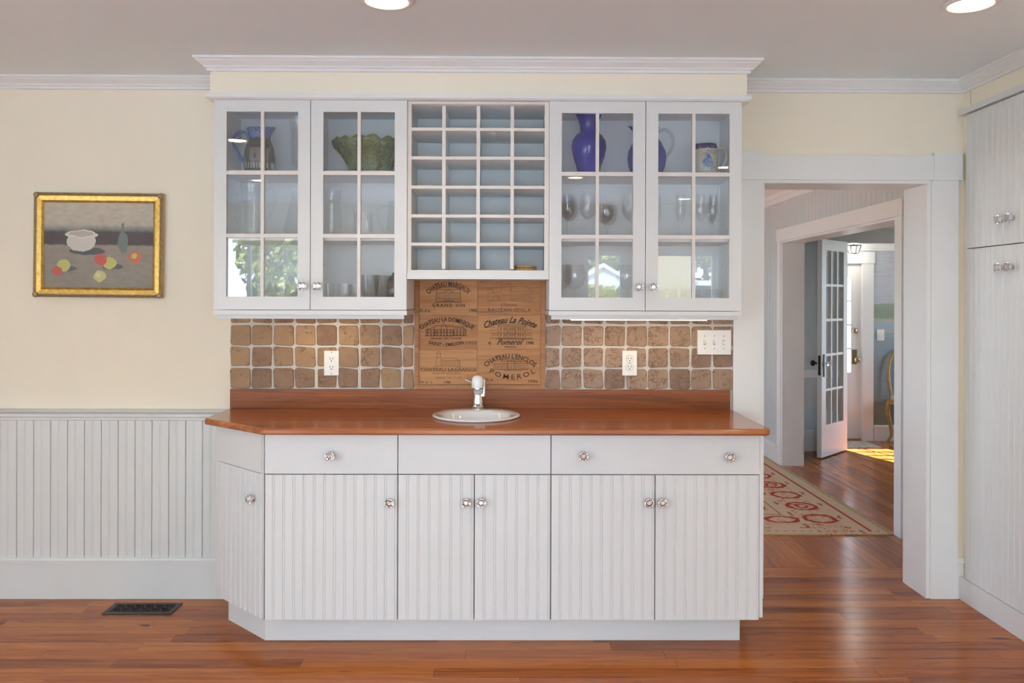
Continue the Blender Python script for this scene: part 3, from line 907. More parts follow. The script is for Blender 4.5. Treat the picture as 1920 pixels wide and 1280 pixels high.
# ------------------------------------------------------------------ wine rack
wr = thing('wine_rack', 'white pigeonhole wine rack between the glass-door wall cabinets', 'wine rack', (-0.123, 0, 1.53))
YR = -0.335
RX0, RX1 = -0.4365, 0.1915
PALE = plain('brightened_pigeonhole', (0.94, 0.935, 0.925), 0.5, var=0.005)  # extra pale, puts brightness into the shaded cells
obj('side_panel', B((RX0, RX0 + 0.012, YR + 0.012, -0.0145, 1.5575, 2.3155)), WARMLIT, wr)
obj('side_panel', B((RX1 - 0.012, RX1, YR + 0.012, -0.0145, 1.5575, 2.3155)), WARMLIT, wr)
obj('stile', B((RX0, -0.419, YR, YR + 0.011, 1.557, 2.3155)), WARMLIT, wr, bev=0.001, seg=1)
obj('stile', B((0.171, RX1, YR, YR + 0.011, 1.557, 2.3155)), WARMLIT, wr, bev=0.001, seg=1)
obj('top_rail', B((-0.4188, 0.1708, YR, YR + 0.011, 2.304, 2.3155)), WARMLIT, wr, bev=0.001, seg=1)
obj('bottom_rail', B((-0.4188, 0.1708, YR, YR + 0.011, 1.557, 1.568)), WARMLIT, wr, bev=0.001, seg=1)
obj('back_panel', B((RX0 + 0.012, RX1 - 0.012, -0.022, -0.0145, 1.5575, 2.3155)), PALE, wr)
obj('top_panel', B((RX0 + 0.012, RX1 - 0.012, YR + 0.012, -0.0225, 2.303, 2.3155)), PALE, wr)
obj('bottom_panel', B((RX0 + 0.012, RX1 - 0.012, YR + 0.012, -0.0225, 1.5575, 1.567)), PALE, wr)
obj('bottom_strip', B((RX0 + 0.001, RX1 - 0.001, YD - 0.002, -0.0145, 1.528, 1.5565)), WHITE, wr, bev=0.0015, seg=1)
zs = [2.1925, 2.065, 1.936, 1.808, 1.683]
for z in zs:
    obj('shelf', B((-0.4188, 0.1708, YR + 0.0005, YR + 0.012, z - 0.0068, z + 0.0068)), WARMLIT, wr, bev=0.001, seg=1)
    obj('shelf', B((RX0 + 0.0125, RX1 - 0.0125, YR + 0.0125, -0.0225, z - 0.0045, z + 0.0045)), PALE, wr)
for x in (-0.2755, -0.123, 0.0275):
    zz = [1.568] + sorted(zs) + [2.304]
    for a, b in zip(zz[:-1], zz[1:]):
        obj('divider', B((x - 0.0078, x + 0.0078, YR + 0.001, YR + 0.012, a + 0.007, b - 0.007)), WARMLIT, wr)
        obj('divider', B((x - 0.0048, x + 0.0048, YR + 0.0125, -0.0225, a + 0.0048, b - 0.0048)), PALE, wr)

# ------------------------------------------------------------------ tile backsplash
TP = 0.1037


def tile_mesh(wd, h, seed):
    r = random.Random(seed)
    pts = []
    rc = min(0.012, wd * 0.2, h * 0.4)
    for cx, cy, a0 in ((wd / 2 - rc, -h / 2 + rc, -PI / 2), (wd / 2 - rc, h / 2 - rc, 0), (-wd / 2 + rc, h / 2 - rc, PI / 2), (-wd / 2 + rc, -h / 2 + rc, PI)):
        rr = rc * r.uniform(0.6, 1.25)
        for k in range(4):
            a = a0 + k * PI / 6
            pts.append((cx + rr * math.cos(a) + r.uniform(-.0008, .0008), cy + rr * math.sin(a) + r.uniform(-.0008, .0008)))
    bm = bmesh.new()
    R_ = []
    for ins, yy in ((0, 0.0), (0, -0.0055), (0.0012, -0.0072), (0.0035, -0.008)):
        R_.append([bm.verts.new((x * (1 - 2 * ins / wd), yy, z * (1 - 2 * ins / h))) for x, z in pts])
    n = len(pts)
    for i in range(3):
        for k in range(n): bm.faces.new((R_[i][k], R_[i][(k + 1) % n], R_[i + 1][(k + 1) % n], R_[i + 1][k]))
    bm.faces.new(R_[-1])
    bmesh.ops.recalc_face_normals(bm, faces=bm.faces)
    return bm


def backsplash(x0, x1, cols, mat, label, wall_gap):
    g = obj('tile_backsplash', B((x0, x1, -0.0075, -0.0005, 1.0058, 1.3675)), GROUT)
    tag(g, label, 'backsplash')
    rows = [(1.0098, 1.1048), (1.1128, 1.2082), (1.2162, 1.3122), (1.3205, 1.366)]
    cache = {}
    for ci, (a, b) in enumerate(cols):
        for ri, (c, d) in enumerate(rows):
            key = (round(b - a, 3), ri == 3, (ci * 3 + ri * 5) % 6)
            if key not in cache:
                cache[key] = mesh(tile_mesh(b - a, d - c, ci * 7 + ri), 'tile', mat)
            o = link('tile', cache[key], None, g, True)
            o.location = ((a + b) / 2, -0.0055 - RND.uniform(0, 0.0012), (c + d) / 2)
            o.rotation_euler = (0, RND.uniform(-0.012, 0.012), 0)
    return g


colsL = []
x = -1.3215
for k in range(9):
    b = min(x + 0.0955, -0.4425)
    colsL.append((x, b)); x += TP
backsplash(-1.3225, -0.4385, colsL, TILE_L, 'tan tumbled stone tile backsplash with pale grout beside the painting wall', 0)
colsR = []
x = 1.0995
for k in range(9):
    a = max(x - 0.0965, 0.1955)
    colsR.append((a, x)); x -= TP + 0.0008
backsplash(0.193, 1.0975 + 0.003, colsR, TILE_R, 'rosy veined tumbled stone tile backsplash under the light switches', 0)


# ------------------------------------------------------------------ wine crate panel
def text_mesh(body, width, height, y, mat, cx, cz, arc=0.0, shear=0.0, bold=0.0, parent=None, spacing=1.0, name='lettering'):
    cu = bpy.data.curves.new('t', 'FONT')
    cu.body = body
    cu.size = 1.0
    cu.shear = shear
    cu.offset = bold + 0.012
    cu.space_character = spacing
    cu.resolution_u = 2
    ob = bpy.data.objects.new('t', cu)
    COL.objects.link(ob)
    me = bpy.data.meshes.new_from_object(ob.evaluated_get(bpy.context.evaluated_depsgraph_get()))
    bpy.data.objects.remove(ob)
    bpy.data.curves.remove(cu)
    xs = [v.co.x for v in me.vertices]; ys = [v.co.y for v in me.vertices]
    x0, x1, y0, y1 = min(xs), max(xs), min(ys), max(ys)
    for v in me.vertices:
        u = ((v.co.x - x0) / (x1 - x0) - 0.5) * width
        q = ((v.co.y - y0) / (y1 - y0) - 0.5) * height
        if arc:
            Rr = arc
            a = u / Rr
            u, q = (Rr + q) * math.sin(a), (Rr + q) * math.cos(a) - Rr
        v.co = (cx + u, y, cz + q)
    me.materials.clear()
    me.materials.append(mat)
    me.name = name
    return link(name, me, None, parent)


def lines(polys, y, mat, parent, wd=0.0018, name='emblem'):
    bm = bmesh.new()
    for pl in polys:
        for (x0, z0), (x1, z1) in zip(pl[:-1], pl[1:]):
            d = Vector((x1 - x0, z1 - z0))
            if d.length < 1e-6: continue
            d.normalize()
            nx, nz_ = -d.y * wd / 2, d.x * wd / 2
            e = d * wd * 0.3
            vs = [bm.verts.new(p) for p in ((x0 + nx - e.x, y, z0 + nz_ - e.y), (x0 - nx - e.x, y, z0 - nz_ - e.y), (x1 - nx + e.x, y, z1 - nz_ + e.y), (x1 + nx + e.x, y, z1 + nz_ + e.y))]
            bm.faces.new(vs)
    return obj(name, bm, mat, parent)


PX0, PX1, PZ0, PZ1 = -0.437, 0.191, 1.0065, 1.535
cp = thing('wine_crate_panel', 'panel of branded wooden wine crate ends framed between the tiled backsplashes', 'wood panel', (-0.123, 0, 1.0065))
fwid = 0.021
YB = -0.013
for nm, bx_ in (('frame_strip', (PX0, PX0 + fwid, -0.022, -0.0005, PZ0, PZ1)), ('frame_strip', (PX1 - fwid, PX1, -0.022, -0.0005, PZ0, PZ1)),
                ('frame_strip', (PX0 + fwid + 0.0003, PX1 - fwid - 0.0003, -0.022, -0.0005, PZ0, PZ0 + 0.022))):
    obj(nm, B(bx_), CRATEFRAME, cp, bev=0.002)
BX0, BX1, BXM = PX0 + fwid + 0.0008, PX1 - fwid - 0.0008, -0.135
BZ = [1.0295, 1.1985, 1.3635, 1.535]
bd = {}
for j, (a, b) in enumerate(((BX0, BXM - 0.0008), (BXM + 0.0008, BX1))):
    for i in range(3):
        bd[(j, i)] = obj('crate_board', B((a, b, YB + RND.uniform(-0.001, 0.001), -0.0005, BZ[i] + 0.0007, BZ[i + 1] - 0.0007)), CRATE, cp, bev=0.001, seg=1)
YT = YB - 0.0017


def px(p): return (p - 959.0) / 388.0 + 0.0285      # crate panel plan: photo column to metres along the wall
def pz(p): return 1.437 - (p - 562.5) / 386.5


def rect(x0, z0, x1, z1): return [(px(x0), pz(z0)), (px(x1), pz(z0)), (px(x1), pz(z1)), (px(x0), pz(z1)), (px(x0), pz(z0))]
def pl(*p): return [(px(a), pz(b)) for a, b in p]


# top left
o = bd[(0, 2)]
text_mesh('CHATEAU MARGAUX', 0.228, 0.026, YT, INKMID, px(841), pz(533), arc=0.145, bold=0.012, parent=o)
em = [pl((818, 544), (831, 539), (849, 538), (864, 544)), pl((818, 544), (864, 544)), pl((832, 549), (841, 544), (850, 549)), rect(818, 544, 864, 566), pl((818, 550), (864, 550)), pl((816, 567), (867, 567))]
em += [pl((820 + 4.2 * k, 550), (820 + 4.2 * k, 561)) for k in range(11)] + [pl((818, 561), (864, 561)), pl((833, 563), (850, 563)), pl((832, 565), (851, 565))]
lines(em, YT, INKMID, o)
text_mesh('GRAND VIN', 0.158, 0.0165, YT, INKMID, px(841.5), pz(573), bold=0.012, parent=o, spacing=1.25)
text_mesh('75 cl e', 0.052, 0.014, YT, INKMID, px(797), pz(583), bold=0.015, parent=o)
text_mesh('1985', 0.038, 0.016, YT, INKMID, px(887.5), pz(582.5), bold=0.02, parent=o)
# middle left
o = bd[(0, 1)]
text_mesh('CHATEAU LA DOMINIQUE', 0.272, 0.027, YT, INK, px(838.5), pz(600), arc=0.225, bold=0.016, parent=o)
em = [rect(818, 618, 850, 630), pl((800, 618), (815, 614), (815, 630)), pl((828, 612), (833, 606), (838, 612)), pl((815, 614), (818, 611), (828, 611), (838, 611), (850, 611), (854, 614), (868, 614), (873, 618), (874, 629)),
      rect(800, 618, 815, 630), rect(852, 617, 874, 629), pl((797, 630), (876, 629)), pl((800, 624), (874, 624)), pl((828, 612), (828, 630)), pl((838, 612), (838, 630))]
for k in range(12):
    xx = 802 + k * 6.1
    em += [pl((xx, 619), (xx, 623)), pl((xx, 625.5), (xx, 629.5))]
    em += [pl((xx + 1.4, 619), (xx + 1.4, 623)), pl((xx + 1.4, 625.5), (xx + 1.4, 629.5))]
lines(em, YT, INK, o, 0.0021)
text_mesh('GRAND CRU CLASSE', 0.150, 0.0085, YT, INK, px(837), pz(634.5), bold=0.01, parent=o)
text_mesh('SAINT - EMILION', 0.168, 0.017, YT, INK, px(837), pz(646), arc=-0.30, bold=0.012, parent=o)
text_mesh('1993', 0.050, 0.016, YT, INKFAINT, px(884), pz(643), bold=0.008, parent=o)
# bottom left
o = bd[(0, 0)]
em = [rect(819, 670, 828, 686), pl((819, 664), (823.5, 658), (828, 664)), rect(820, 663, 827, 670), pl((828, 675), (836, 671), (855, 671), (863, 676), (863, 686)), pl((815, 686), (868, 686)), rect(828, 676, 863, 686)]
em += [pl((830 + 3.6 * k, 677), (830 + 3.6 * k, 685)) for k in range(10)]
lines(em, YT, INKFAINT, o, 0.0016)
text_mesh('CHATEAU LAGRANGE', 0.268, 0.0185, YT, INKFAINT, px(842), pz(692.5), bold=0.008, parent=o)
text_mesh('SAINT-JULIEN', 0.135, 0.0085, YT, INKFAINT, px(838), pz(700), parent=o)
text_mesh('GRAND CRU CLASSE', 0.130, 0.0085, YT, INKFAINT, px(843), pz(707.5), parent=o)
text_mesh('75 cl  e', 0.062, 0.010, YT, INKMID, px(800), pz(716), bold=0.01, parent=o)
text_mesh('1985', 0.030, 0.012, YT, INKMID, px(840), pz(716), bold=0.01, parent=o)
# top right
o = bd[(1, 2)]
em = [rect(915, 550, 935, 564), pl((915, 546), (919, 540), (924, 544), (924, 550)), pl((924, 564), (926, 557), (930, 554), (935, 557), (937, 564)), pl((939, 551), (957, 551)), pl((939, 554), (957, 554)),
      rect(958, 547, 998, 564), pl((958, 547), (960, 538), (986, 537), (998, 546)), pl((940, 551), (940, 534), (957, 533), (957, 551)), pl((946, 534), (958, 532)), pl((913, 564.5), (1000, 564.5)), pl((918, 550), (935, 548), (939, 551))]
em += [pl((962 + 4 * k, 549), (962 + 4 * k, 562)) for k in range(9)]
lines(em, YT, INKFAINT, o, 0.0016)
text_mesh('Chateau', 0.082, 0.014, YT, INKFAINT, px(955), pz(571.5), shear=0.5, parent=o)
text_mesh('RAUZAN-SEGLA', 0.208, 0.0185, YT, INKFAINT, px(955.5), pz(581.5), bold=0.012, parent=o, spacing=1.1)
text_mesh('OWC', 0.026, 0.008, YT, INKFAINT, px(904), pz(529), bold=0.01, parent=o)
# middle right
o = bd[(1, 1)]
text_mesh('Chateau La Pointe', 0.265, 0.032, YT, INK, px(957), pz(599.5), arc=0.30, shear=0.55, bold=0.012, parent=o)
em = [rect(935, 611, 985, 634), pl((933, 611), (940, 608), (980, 608), (987, 611), (933, 611)), rect(953, 611, 967, 634), pl((944, 608), (944, 605)), pl((976, 608), (976, 605)),
      pl((918, 619), (934, 618)), pl((986, 618), (998, 618)), pl((918, 633.5), (1000, 633.5)), pl((921, 629), (934, 629)), pl((986, 629), (998, 629)), pl((921, 626), (934, 625)), pl((986, 626), (998, 625)), pl((930, 635.5), (998, 635.5)), pl((910, 613), (928, 613))]
for xx in (939, 945, 949, 956, 960, 964, 971, 975, 980):
    em += [pl((xx, 613.5), (xx, 620)), pl((xx, 624), (xx, 631)), pl((xx + 1.3, 613.5), (xx + 1.3, 620)), pl((xx + 1.3, 624), (xx + 1.3, 631))]
lines(em, YT, INK, o, 0.0018)
text_mesh('Pomerol', 0.130, 0.026, YT, INK, px(957), pz(641), shear=0.55, bold=0.006, parent=o)
text_mesh('e', 0.013, 0.015, YT, INK, px(918.5), pz(643), bold=0.0, parent=o)
text_mesh('1995', 0.035, 0.014, YT, INK, px(994), pz(642.5), bold=0.02, parent=o)
text_mesh('FRANCE', 0.055, 0.006, YT, INK, px(957), pz(650), bold=0.03, parent=o)
# bottom right
o = bd[(1, 0)]
text_mesh("CHATEAU L'ENCLOS", 0.268, 0.0255, YT, INKMID, px(957), pz(667), arc=0.19, bold=0.014, parent=o)
em = [rect(927, 681, 990, 692), pl((940, 677), (944, 673), (972, 673), (978, 677)), rect(952, 676, 966, 692), pl((938, 677.5), (980, 677.5)), pl((945, 694), (980, 694))]
em += [pl((930 + 3.3 * k, 683), (930 + 3.3 * k, 691)) for k in range(18)] + [pl((942 + 4.4 * k, 674.5), (942 + 4.4 * k, 677)) for k in range(8)]
lines(em, YT, INKMID, o, 0.0017)
text_mesh('POMEROL', 0.225, 0.024, YT, INKMID, px(961), pz(706), arc=-0.19, bold=0.002, parent=o, spacing=1.35)
text_mesh('75 cl', 0.040, 0.010, YT, INKMID, px(917), pz(711), parent=o, bold=0.008)
text_mesh('1996', 0.044, 0.0135, YT, INKMID, px(1000), pz(714), parent=o, bold=0.015)


# ------------------------------------------------------------------ outlets and switches
def plate(name, label, cat, x0, x1, z0, z1):
    t = thing(name, label, cat, ((x0 + x1) / 2, -0.014, (z0 + z1) / 2))
    obj('cover_plate', B((x0, x1, -0.0205, -0.0135, z0, z1)), PLASTIC, t, bev=0.0022)
    return t


def screw(t, x, z):
    obj('screw', lathe([(0, 0), (0.0032, 0), (0.0026, 0.0012), (0, 0.0014)], 10, axis='-Y', c=(x, -0.0205, z)), plain_screw, t)


plain_screw = plain('nickel_screw', (0.35, 0.34, 0.32), 0.4, 0.8)


def sockets(t, xc, zc, parent, y):
    for s in (-1, 1):
        obj('slot', B((xc + s * 0.0064 - 0.0014, xc + s * 0.0064 + 0.0014, y - 0.0006, y, zc - 0.001, zc + 0.0075)), DARK, parent)
    obj('slot', B((xc - 0.0026, xc + 0.0026, y - 0.0006, y, zc - 0.0105, zc - 0.0055)), DARK, parent)


t = plate('power_outlet', 'white rectangular-faced outlet on the tan tiles', 'outlet', -0.870, -0.800, 1.072, 1.190)
r_ = obj('receptacle', B((-0.8515, -0.8185, -0.0228, -0.0206, 1.0975, 1.1645)), PLASTIC, t, bev=0.0008, seg=1)
sockets(t, -0.835, 1.150, r_, -0.0228)
sockets(t, -0.835, 1.110, r_, -0.0228)
obj('test_button', B((-0.843, -0.827, -0.0238, -0.0229, 1.126, 1.1295)), PLASTIC, r_)
obj('test_button', B((-0.843, -0.827, -0.0238, -0.0229, 1.1325, 1.136)), PLASTIC, r_)
screw(t, -0.835, 1.182); screw(t, -0.835, 1.080)
t = plate('power_outlet', 'white twin round-faced outlet on the rosy tiles', 'outlet', 0.563, 0.633, 1.075, 1.194)
for zc in (1.154, 1.115):
    r_ = obj('receptacle', lathe([(0, 0), (0.0172, 0), (0.0168, 0.002), (0, 0.0022)], 20, axis='-Y', c=(0.598, -0.0205, zc)), PLASTIC, t)
    sockets(t, 0.598, zc, r_, -0.0228)
    rim = bmesh.new()
    lathe([(0.0172, 0), (0.0186, 0), (0.0186, 0.0004), (0.0172, 0.0004)], 20, bm=rim, axis='-Y', c=(0.598, -0.0205, zc))
    obj('shadow_ring', rim, plain_screw, t)
screw(t, 0.598, 1.1345)
t = plate('light_switch', 'white triple toggle switch plate on the rosy tiles', 'light switch', 0.925, 1.087, 1.177, 1.294)
for k in range(3):
    xc = 1.006 + (k - 1) * 0.046
    obj('toggle_collar', B((xc - 0.006, xc + 0.006, -0.0212, -0.0206, 1.222, 1.247)), plain_screw, t)
    bm = bmesh.new()
    prism(bm, [(-0.0212, 1.226), (-0.030, 1.240 if k < 2 else 1.224), (-0.030, 1.247 if k < 2 else 1.231), (-0.0212, 1.243)], xc - 0.0045, xc + 0.0045, 'X')
    obj('toggle', bm, PLASTIC, t)
    screw(t, xc, 1.2655); screw(t, xc, 1.2055)

# ------------------------------------------------------------------ under-cabinet lights
LAMP = plain('lit_diffuser', (1, 0.9, 0.7), 0.5, emit=(1.0, 0.82, 0.52), es=3.0)
for x0, x1, zb, en, lb in ((-1.02, -0.70, 1.354, 0.34, 'slim under-cabinet light above the tan tiles'), (0.30, 0.93, 1.344, 0.42, 'slim lit under-cabinet light above the rosy tiles')):
    t = thing('under_cabinet_light', lb, 'light', ((x0 + x1) / 2, -0.17, 1.368))
    obj('housing', B((x0, x1, -0.21, -0.13, zb + 0.004, 1.368)), WHITE, t, bev=0.001, seg=1)
    obj('diffuser', B((x0 + 0.004, x1 - 0.004, -0.206, -0.134, zb, zb + 0.0038)), LAMP, t)
    ld = bpy.data.lights.new('under_cabinet_glow', 'AREA')
    ld.shape = 'RECTANGLE'; ld.size = x1 - x0; ld.size_y = 0.06
    ld.energy = en
    ld.color = (1.0, 0.72, 0.38)
    lo = bpy.data.objects.new('glow', ld)
    COL.objects.link(lo)
    lo.location = ((x0 + x1) / 2, -0.17, zb - 0.002)
    adopt(lo, t)

# ------------------------------------------------------------------ tall cupboard on the right (face looks towards -X)
tcab = thing('tall_cupboard', 'tall white beadboard cupboard with two pairs of doors beside the doorway', 'cupboard', (2.2, -0.066, 0), -PI / 2)
# local frame: +x runs towards the camera (world -Y), -y looks into the room (world -X)
WC = 0.690
obj('body', B((0.0, WC, 0.024, 0.62, 0.0, 2.33)), SHADOWGAP, tcab, local=True)
obj('side_stile', B((-0.012, -0.0005, 0.004, 0.62, 0.112, 2.328)), WHITE, tcab, local=True)
obj('plinth', B((-0.045, WC, -0.004, 0.0215, 0.0, 0.1095)), WHITE, tcab, local=True, bev=0.002)
obj('top_ledge', B((-0.05, WC, -0.016, 0.0195, 2.331, 2.3585)), WHITE, tcab, local=True, bev=0.002)
g = 0.0016
for z0, z1, kz in ((0.112, 1.684, 1.587), (1.689, 2.326, 1.799)):
    bead_door(tcab, g, WC / 2 - g, z0, z1, 0.0, 8, True, (WC / 2 - 0.052, kz))
    bead_door(tcab, WC / 2 + g, WC - g, z0, z1, 0.0, 8, True, (WC / 2 + 0.012 + 0.012, kz))

# ------------------------------------------------------------------ recessed ceiling lights
BULB = plain('lit_lamp_lens', (1, 0.95, 0.85), 0.4, emit=(1.0, 0.86, 0.62), es=22.0)
SPOTS = [(-0.424, -1.085, 'recessed ceiling light in front of the glass cabinet with the pitcher'), (1.655, -1.085, 'recessed ceiling light near the tall cupboard'),
         (-1.80, -2.25, 'recessed ceiling light over the room side of the painting wall'), (-2.2, -4.15, 'recessed ceiling light near the glazed garden door'),
         (0.60, -3.9, 'recessed ceiling light over the middle of the room'), (1.75, -3.3, 'recessed ceiling light past the tall cupboard'), (1.86, -5.4, 'recessed ceiling light close to the rear windows')]
first = None
for x, y, lb in SPOTS:
    if first is None:
        t = thing('ceiling_light', lb, 'ceiling light', (0, 0, 0), group='recessed ceiling lights')
        obj('trim_ring', lathe([(0.070, -0.001), (0.094, -0.001), (0.095, -0.004), (0.088, -0.009), (0.078, -0.010), (0.073, -0.006), (0.070, -0.001)], 36), TRIM, t, smooth=True)
        obj('reflector', lathe([(0.076, -0.0065), (0.070, -0.004), (0.045, -0.0015)], 36), plain('warm_reflector', (0.9, 0.8, 0.62), 0.3, emit=(1.0, 0.80, 0.52), es=3.0), t, smooth=True)
        obj('lens', lathe([(0.062, -0.003), (0.050, -0.0062), (0.03, -0.0078), (0, -0.0082)], 30), BULB, t, smooth=True)
        ld = bpy.data.lights.new('downlight', 'SPOT')
        ld.energy = 14.0
        ld.color = (1.0, 0.86, 0.66)
        ld.spot_size = math.radians(140)
        ld.spot_blend = 0.8
        ld.shadow_soft_size = 0.05
        lo = bpy.data.objects.new('downlight', ld)
        COL.objects.link(lo)
        lo.location = (0, 0, -0.02)
        lo.parent = t
        first = t
    else:
        t = copy_tree(first)
        t['label'] = lb
    t.location = (x, y, H)

# ------------------------------------------------------------------ framed still life on the wall
GOLD = plain('gilded_frame', (0.56, 0.35, 0.085), 0.36, 0.7, var=0.22, scale=55, bmp=0.1)
OLDGOLD = plain('worn_gilt', (0.30, 0.20, 0.10), 0.5, 0.45, var=0.3, scale=120, bmp=0.3)
pc = thing('framed_painting', 'still life painting in a gilded frame on the cream wall', 'painting', (-1.952, -0.004, 1.693))
pc.rotation_euler = (0, math.radians(0.45), 0)
PWd, PHt = 0.616, 0.500
prof = [(0.0, 0.0, 0), (0.0, 0.018, 1), (0.008, 0.024, 1), (0.013, 0.020, 1), (0.016, 0.020, 0), (0.036, 0.017, 0), (0.041, 0.021, 0), (0.047, 0.014, 1), (0.047, 0.0, 0)]


def side_strip(corners, mats):
    """mitred moulding between two outer corners given as functions of the inset"""
    bm = bmesh.new()
    A = [bm.verts.new(corners(0, ins, dep)) for ins, dep, _ in prof]
    Bq = [bm.verts.new(corners(1, ins, dep)) for ins, dep, _ in prof]
    for i in range(len(prof) - 1):
        f = bm.faces.new((A[i], A[i + 1], Bq[i + 1], Bq[i]))
        f.material_index = prof[i][2] and 1
    bmesh.ops.recalc_face_normals(bm, faces=bm.faces)
    me = bpy.data.meshes.new('frame_side')
    bm.to_mesh(me); bm.free()
    for mm in mats: me.materials.append(mm)
    return me


for s in range(4):
    def cn(e, ins, dep, s=s):
        hx, hz = PWd / 2 - ins, PHt / 2 - ins
        q = [(-hx, -hz), (hx, -hz), (hx, hz), (-hx, hz)]
        p_ = q[(s + e) % 4]
        return (p_[0], -dep, p_[1])
    link('frame_side', side_strip(cn, (GOLD, OLDGOLD)), None, pc, True)
for sx_ in (-1, 1):
    for sz_ in (-1, 1):
        xx, zz = sx_ * (PWd / 2 - 0.012), sz_ * (PHt / 2 - 0.012)
        obj('corner_ornament', lathe([(0, 0.018), (0.015, 0.018), (0.012, 0.026), (0.006, 0.025), (0, 0.028)], 8, axis='-Y', c=(xx, 0, zz)), OLDGOLD, pc, local=True, smooth=True)

m, nt, b = newmat('still_life_canvas')
co = nd(nt, 'TexCoord', out=3)
nzv = nd(nt, 'TexNoise', {'Vector': co, 'Scale': 28.0, 'Detail': 4.0}, out=1)
wob = nd(nt, 'VectorMath', {0: nd(nt, 'VectorMath', {0: nzv, 1: (-0.5, -0.5, -0.5)}, operation='ADD'), 1: (0.022, 0.0, 0.022)}, operation='MULTIPLY')
pp = nd(nt, 'VectorMath', {0: co, 1: wob}, operation='ADD')
sxyz = nt.nodes.new('ShaderNodeSeparateXYZ'); nt.links.new(pp, sxyz.inputs[0])
U, V = sxyz.outputs['X'], sxyz.outputs['Z']
brush = nd(nt, 'TexNoise', {'Vector': nd(nt, 'VectorMath', {0: co, 1: (20, 1, 55)}, operation='MULTIPLY'), 'Scale': 1.0, 'Detail': 5.0})


def ell(cx, cz, rx, rz):
    a = mth(nt, 'POWER', mth(nt, 'ABSOLUTE', mth(nt, 'DIVIDE', mth(nt, 'SUBTRACT', U, cx), rx)), 2.0)
    c_ = mth(nt, 'POWER', mth(nt, 'ABSOLUTE', mth(nt, 'DIVIDE', mth(nt, 'SUBTRACT', V, cz), rz)), 2.0)
    return mth(nt, 'LESS_THAN', mth(nt, 'ADD', a, c_), 1.0)


col = ramp(nt, mth(nt, 'ADD', V, 0.5), [(0.30, (0.21, 0.17, 0.13)), (0.498, (0.25, 0.20, 0.155)), (0.502, (0.035, 0.018, 0.014)), (0.565, (0.045, 0.02, 0.016)), (0.570, (0.11, 0.12, 0.10)), (0.600, (0.42, 0.365, 0.29)), (0.72, (0.50, 0.43, 0.34))])
bands = [n for n in nt.nodes if n.bl_idname == 'ShaderNodeValToRGB'][-1]
bands.color_ramp.interpolation = 'LINEAR'
col = mix(nt, 0.35, col, brush, 'OVERLAY')
SHAPES = [(-0.055, -0.028, 0.085, 0.020, (0.05, 0.045, 0.045)),       # shadow of the bowl
          (-0.085, 0.020, 0.070, 0.050, (0.58, 0.54, 0.47)), (-0.085, 0.052, 0.078, 0.020, (0.66, 0.61, 0.53)), (-0.085, 0.054, 0.062, 0.013, (0.42, 0.37, 0.31)),
          (0.115, 0.015, 0.024, 0.052, (0.12, 0.14, 0.13)), (0.115, 0.075, 0.009, 0.035, (0.13, 0.15, 0.14)),
          (0.07, -0.105, 0.05, 0.012, (0.06, 0.055, 0.055)), (-0.15, -0.115, 0.05, 0.012, (0.06, 0.055, 0.055)),
          (0.055, -0.085, 0.032, 0.030, (0.47, 0.43, 0.10)), (0.010, -0.070, 0.030, 0.028, (0.42, 0.05, 0.025)), (0.175, -0.055, 0.030, 0.028, (0.45, 0.10, 0.03)), (0.170, -0.047, 0.014, 0.012, (0.50, 0.40, 0.10)),
          (-0.165, -0.098, 0.031, 0.029, (0.46, 0.42, 0.12)), (-0.200, -0.125, 0.026, 0.024, (0.38, 0.06, 0.03)), (0.005, -0.150, 0.030, 0.027, (0.50, 0.45, 0.16)), (-0.002, -0.143, 0.012, 0.010, (0.62, 0.57, 0.30))]
for cx, cz, rx, rz_, cc in SHAPES:
    col = mix(nt, ell(cx, cz, rx, rz_), col, cc)
nt.links.new(col, b.inputs['Base Color'])
b.inputs['Roughness'].default_value = 0.45
bump(nt, b, brush, 0.25, 0.001)
obj('canvas', B((-PWd / 2 + 0.044, PWd / 2 - 0.044, -0.012, -0.002, -PHt / 2 + 0.044, PHt / 2 - 0.044)), m, pc, local=True)

# ------------------------------------------------------------------ floor register
rg_ = thing('floor_register', 'dark bronze pierced floor register in the planks below the wainscot', 'floor vent', (-1.675, -0.157, 0.0))
x0, x1, y0, y1 = -1.833, -1.517, -0.226, -0.088
fw = 0.022
obj('frame', B((x0, x1, y0, y0 + fw, 0.0002, 0.005), (x0, x1, y1 - fw, y1, 0.0002, 0.005), (x0, x0 + fw, y0 + fw, y1 - fw, 0.0002, 0.005), (x1 - fw, x1, y0 + fw, y1 - fw, 0.0002, 0.005)), IRON, rg_, bev=0.0015, seg=1)
obj('duct', B((x0 + fw, x1 - fw, y0 + fw, y1 - fw, 0.0002, 0.0008)), DARK, rg_)
bm = bmesh.new()
for k in range(6):
    cx = x0 + fw + 0.023 + k * 0.0452
    for cy in (y0 + fw + 0.024, y1 - fw - 0.024):
        ring = [(cx + 0.021 * math.cos(2 * PI * a / 10), cy + 0.021 * math.sin(2 * PI * a / 10), 0.003) for a in range(11)]
        tube(ring, 0.0032, 5, bm)
        tube([(cx - 0.02, cy - 0.016, 0.003), (cx + 0.006, cy + 0.004, 0.003), (cx + 0.02, cy + 0.02, 0.003)], 0.0028, 5, bm)
obj('scroll_grille', bm, IRON, rg_)


# ------------------------------------------------------------------ glassware and pottery (built at the origin, then placed)
def place(t, x, y, z, rot=0.0):
    t.location = (x, y, z)
    t.rotation_euler = (0, 0, rot)
    return t


def dup(root, x, y, z, rot=0.0, label=None, group=None):
    c_ = copy_tree(root)
    if label: c_['label'] = label
    if group: c_['group'] = group
    return place(c_, x, y, z, rot)


S1, S2, S3 = 1.4124, 1.7144, 2.0104


def scalep(prof, kr, kh): return [(r * kr, h * kh) for r, h in prof]


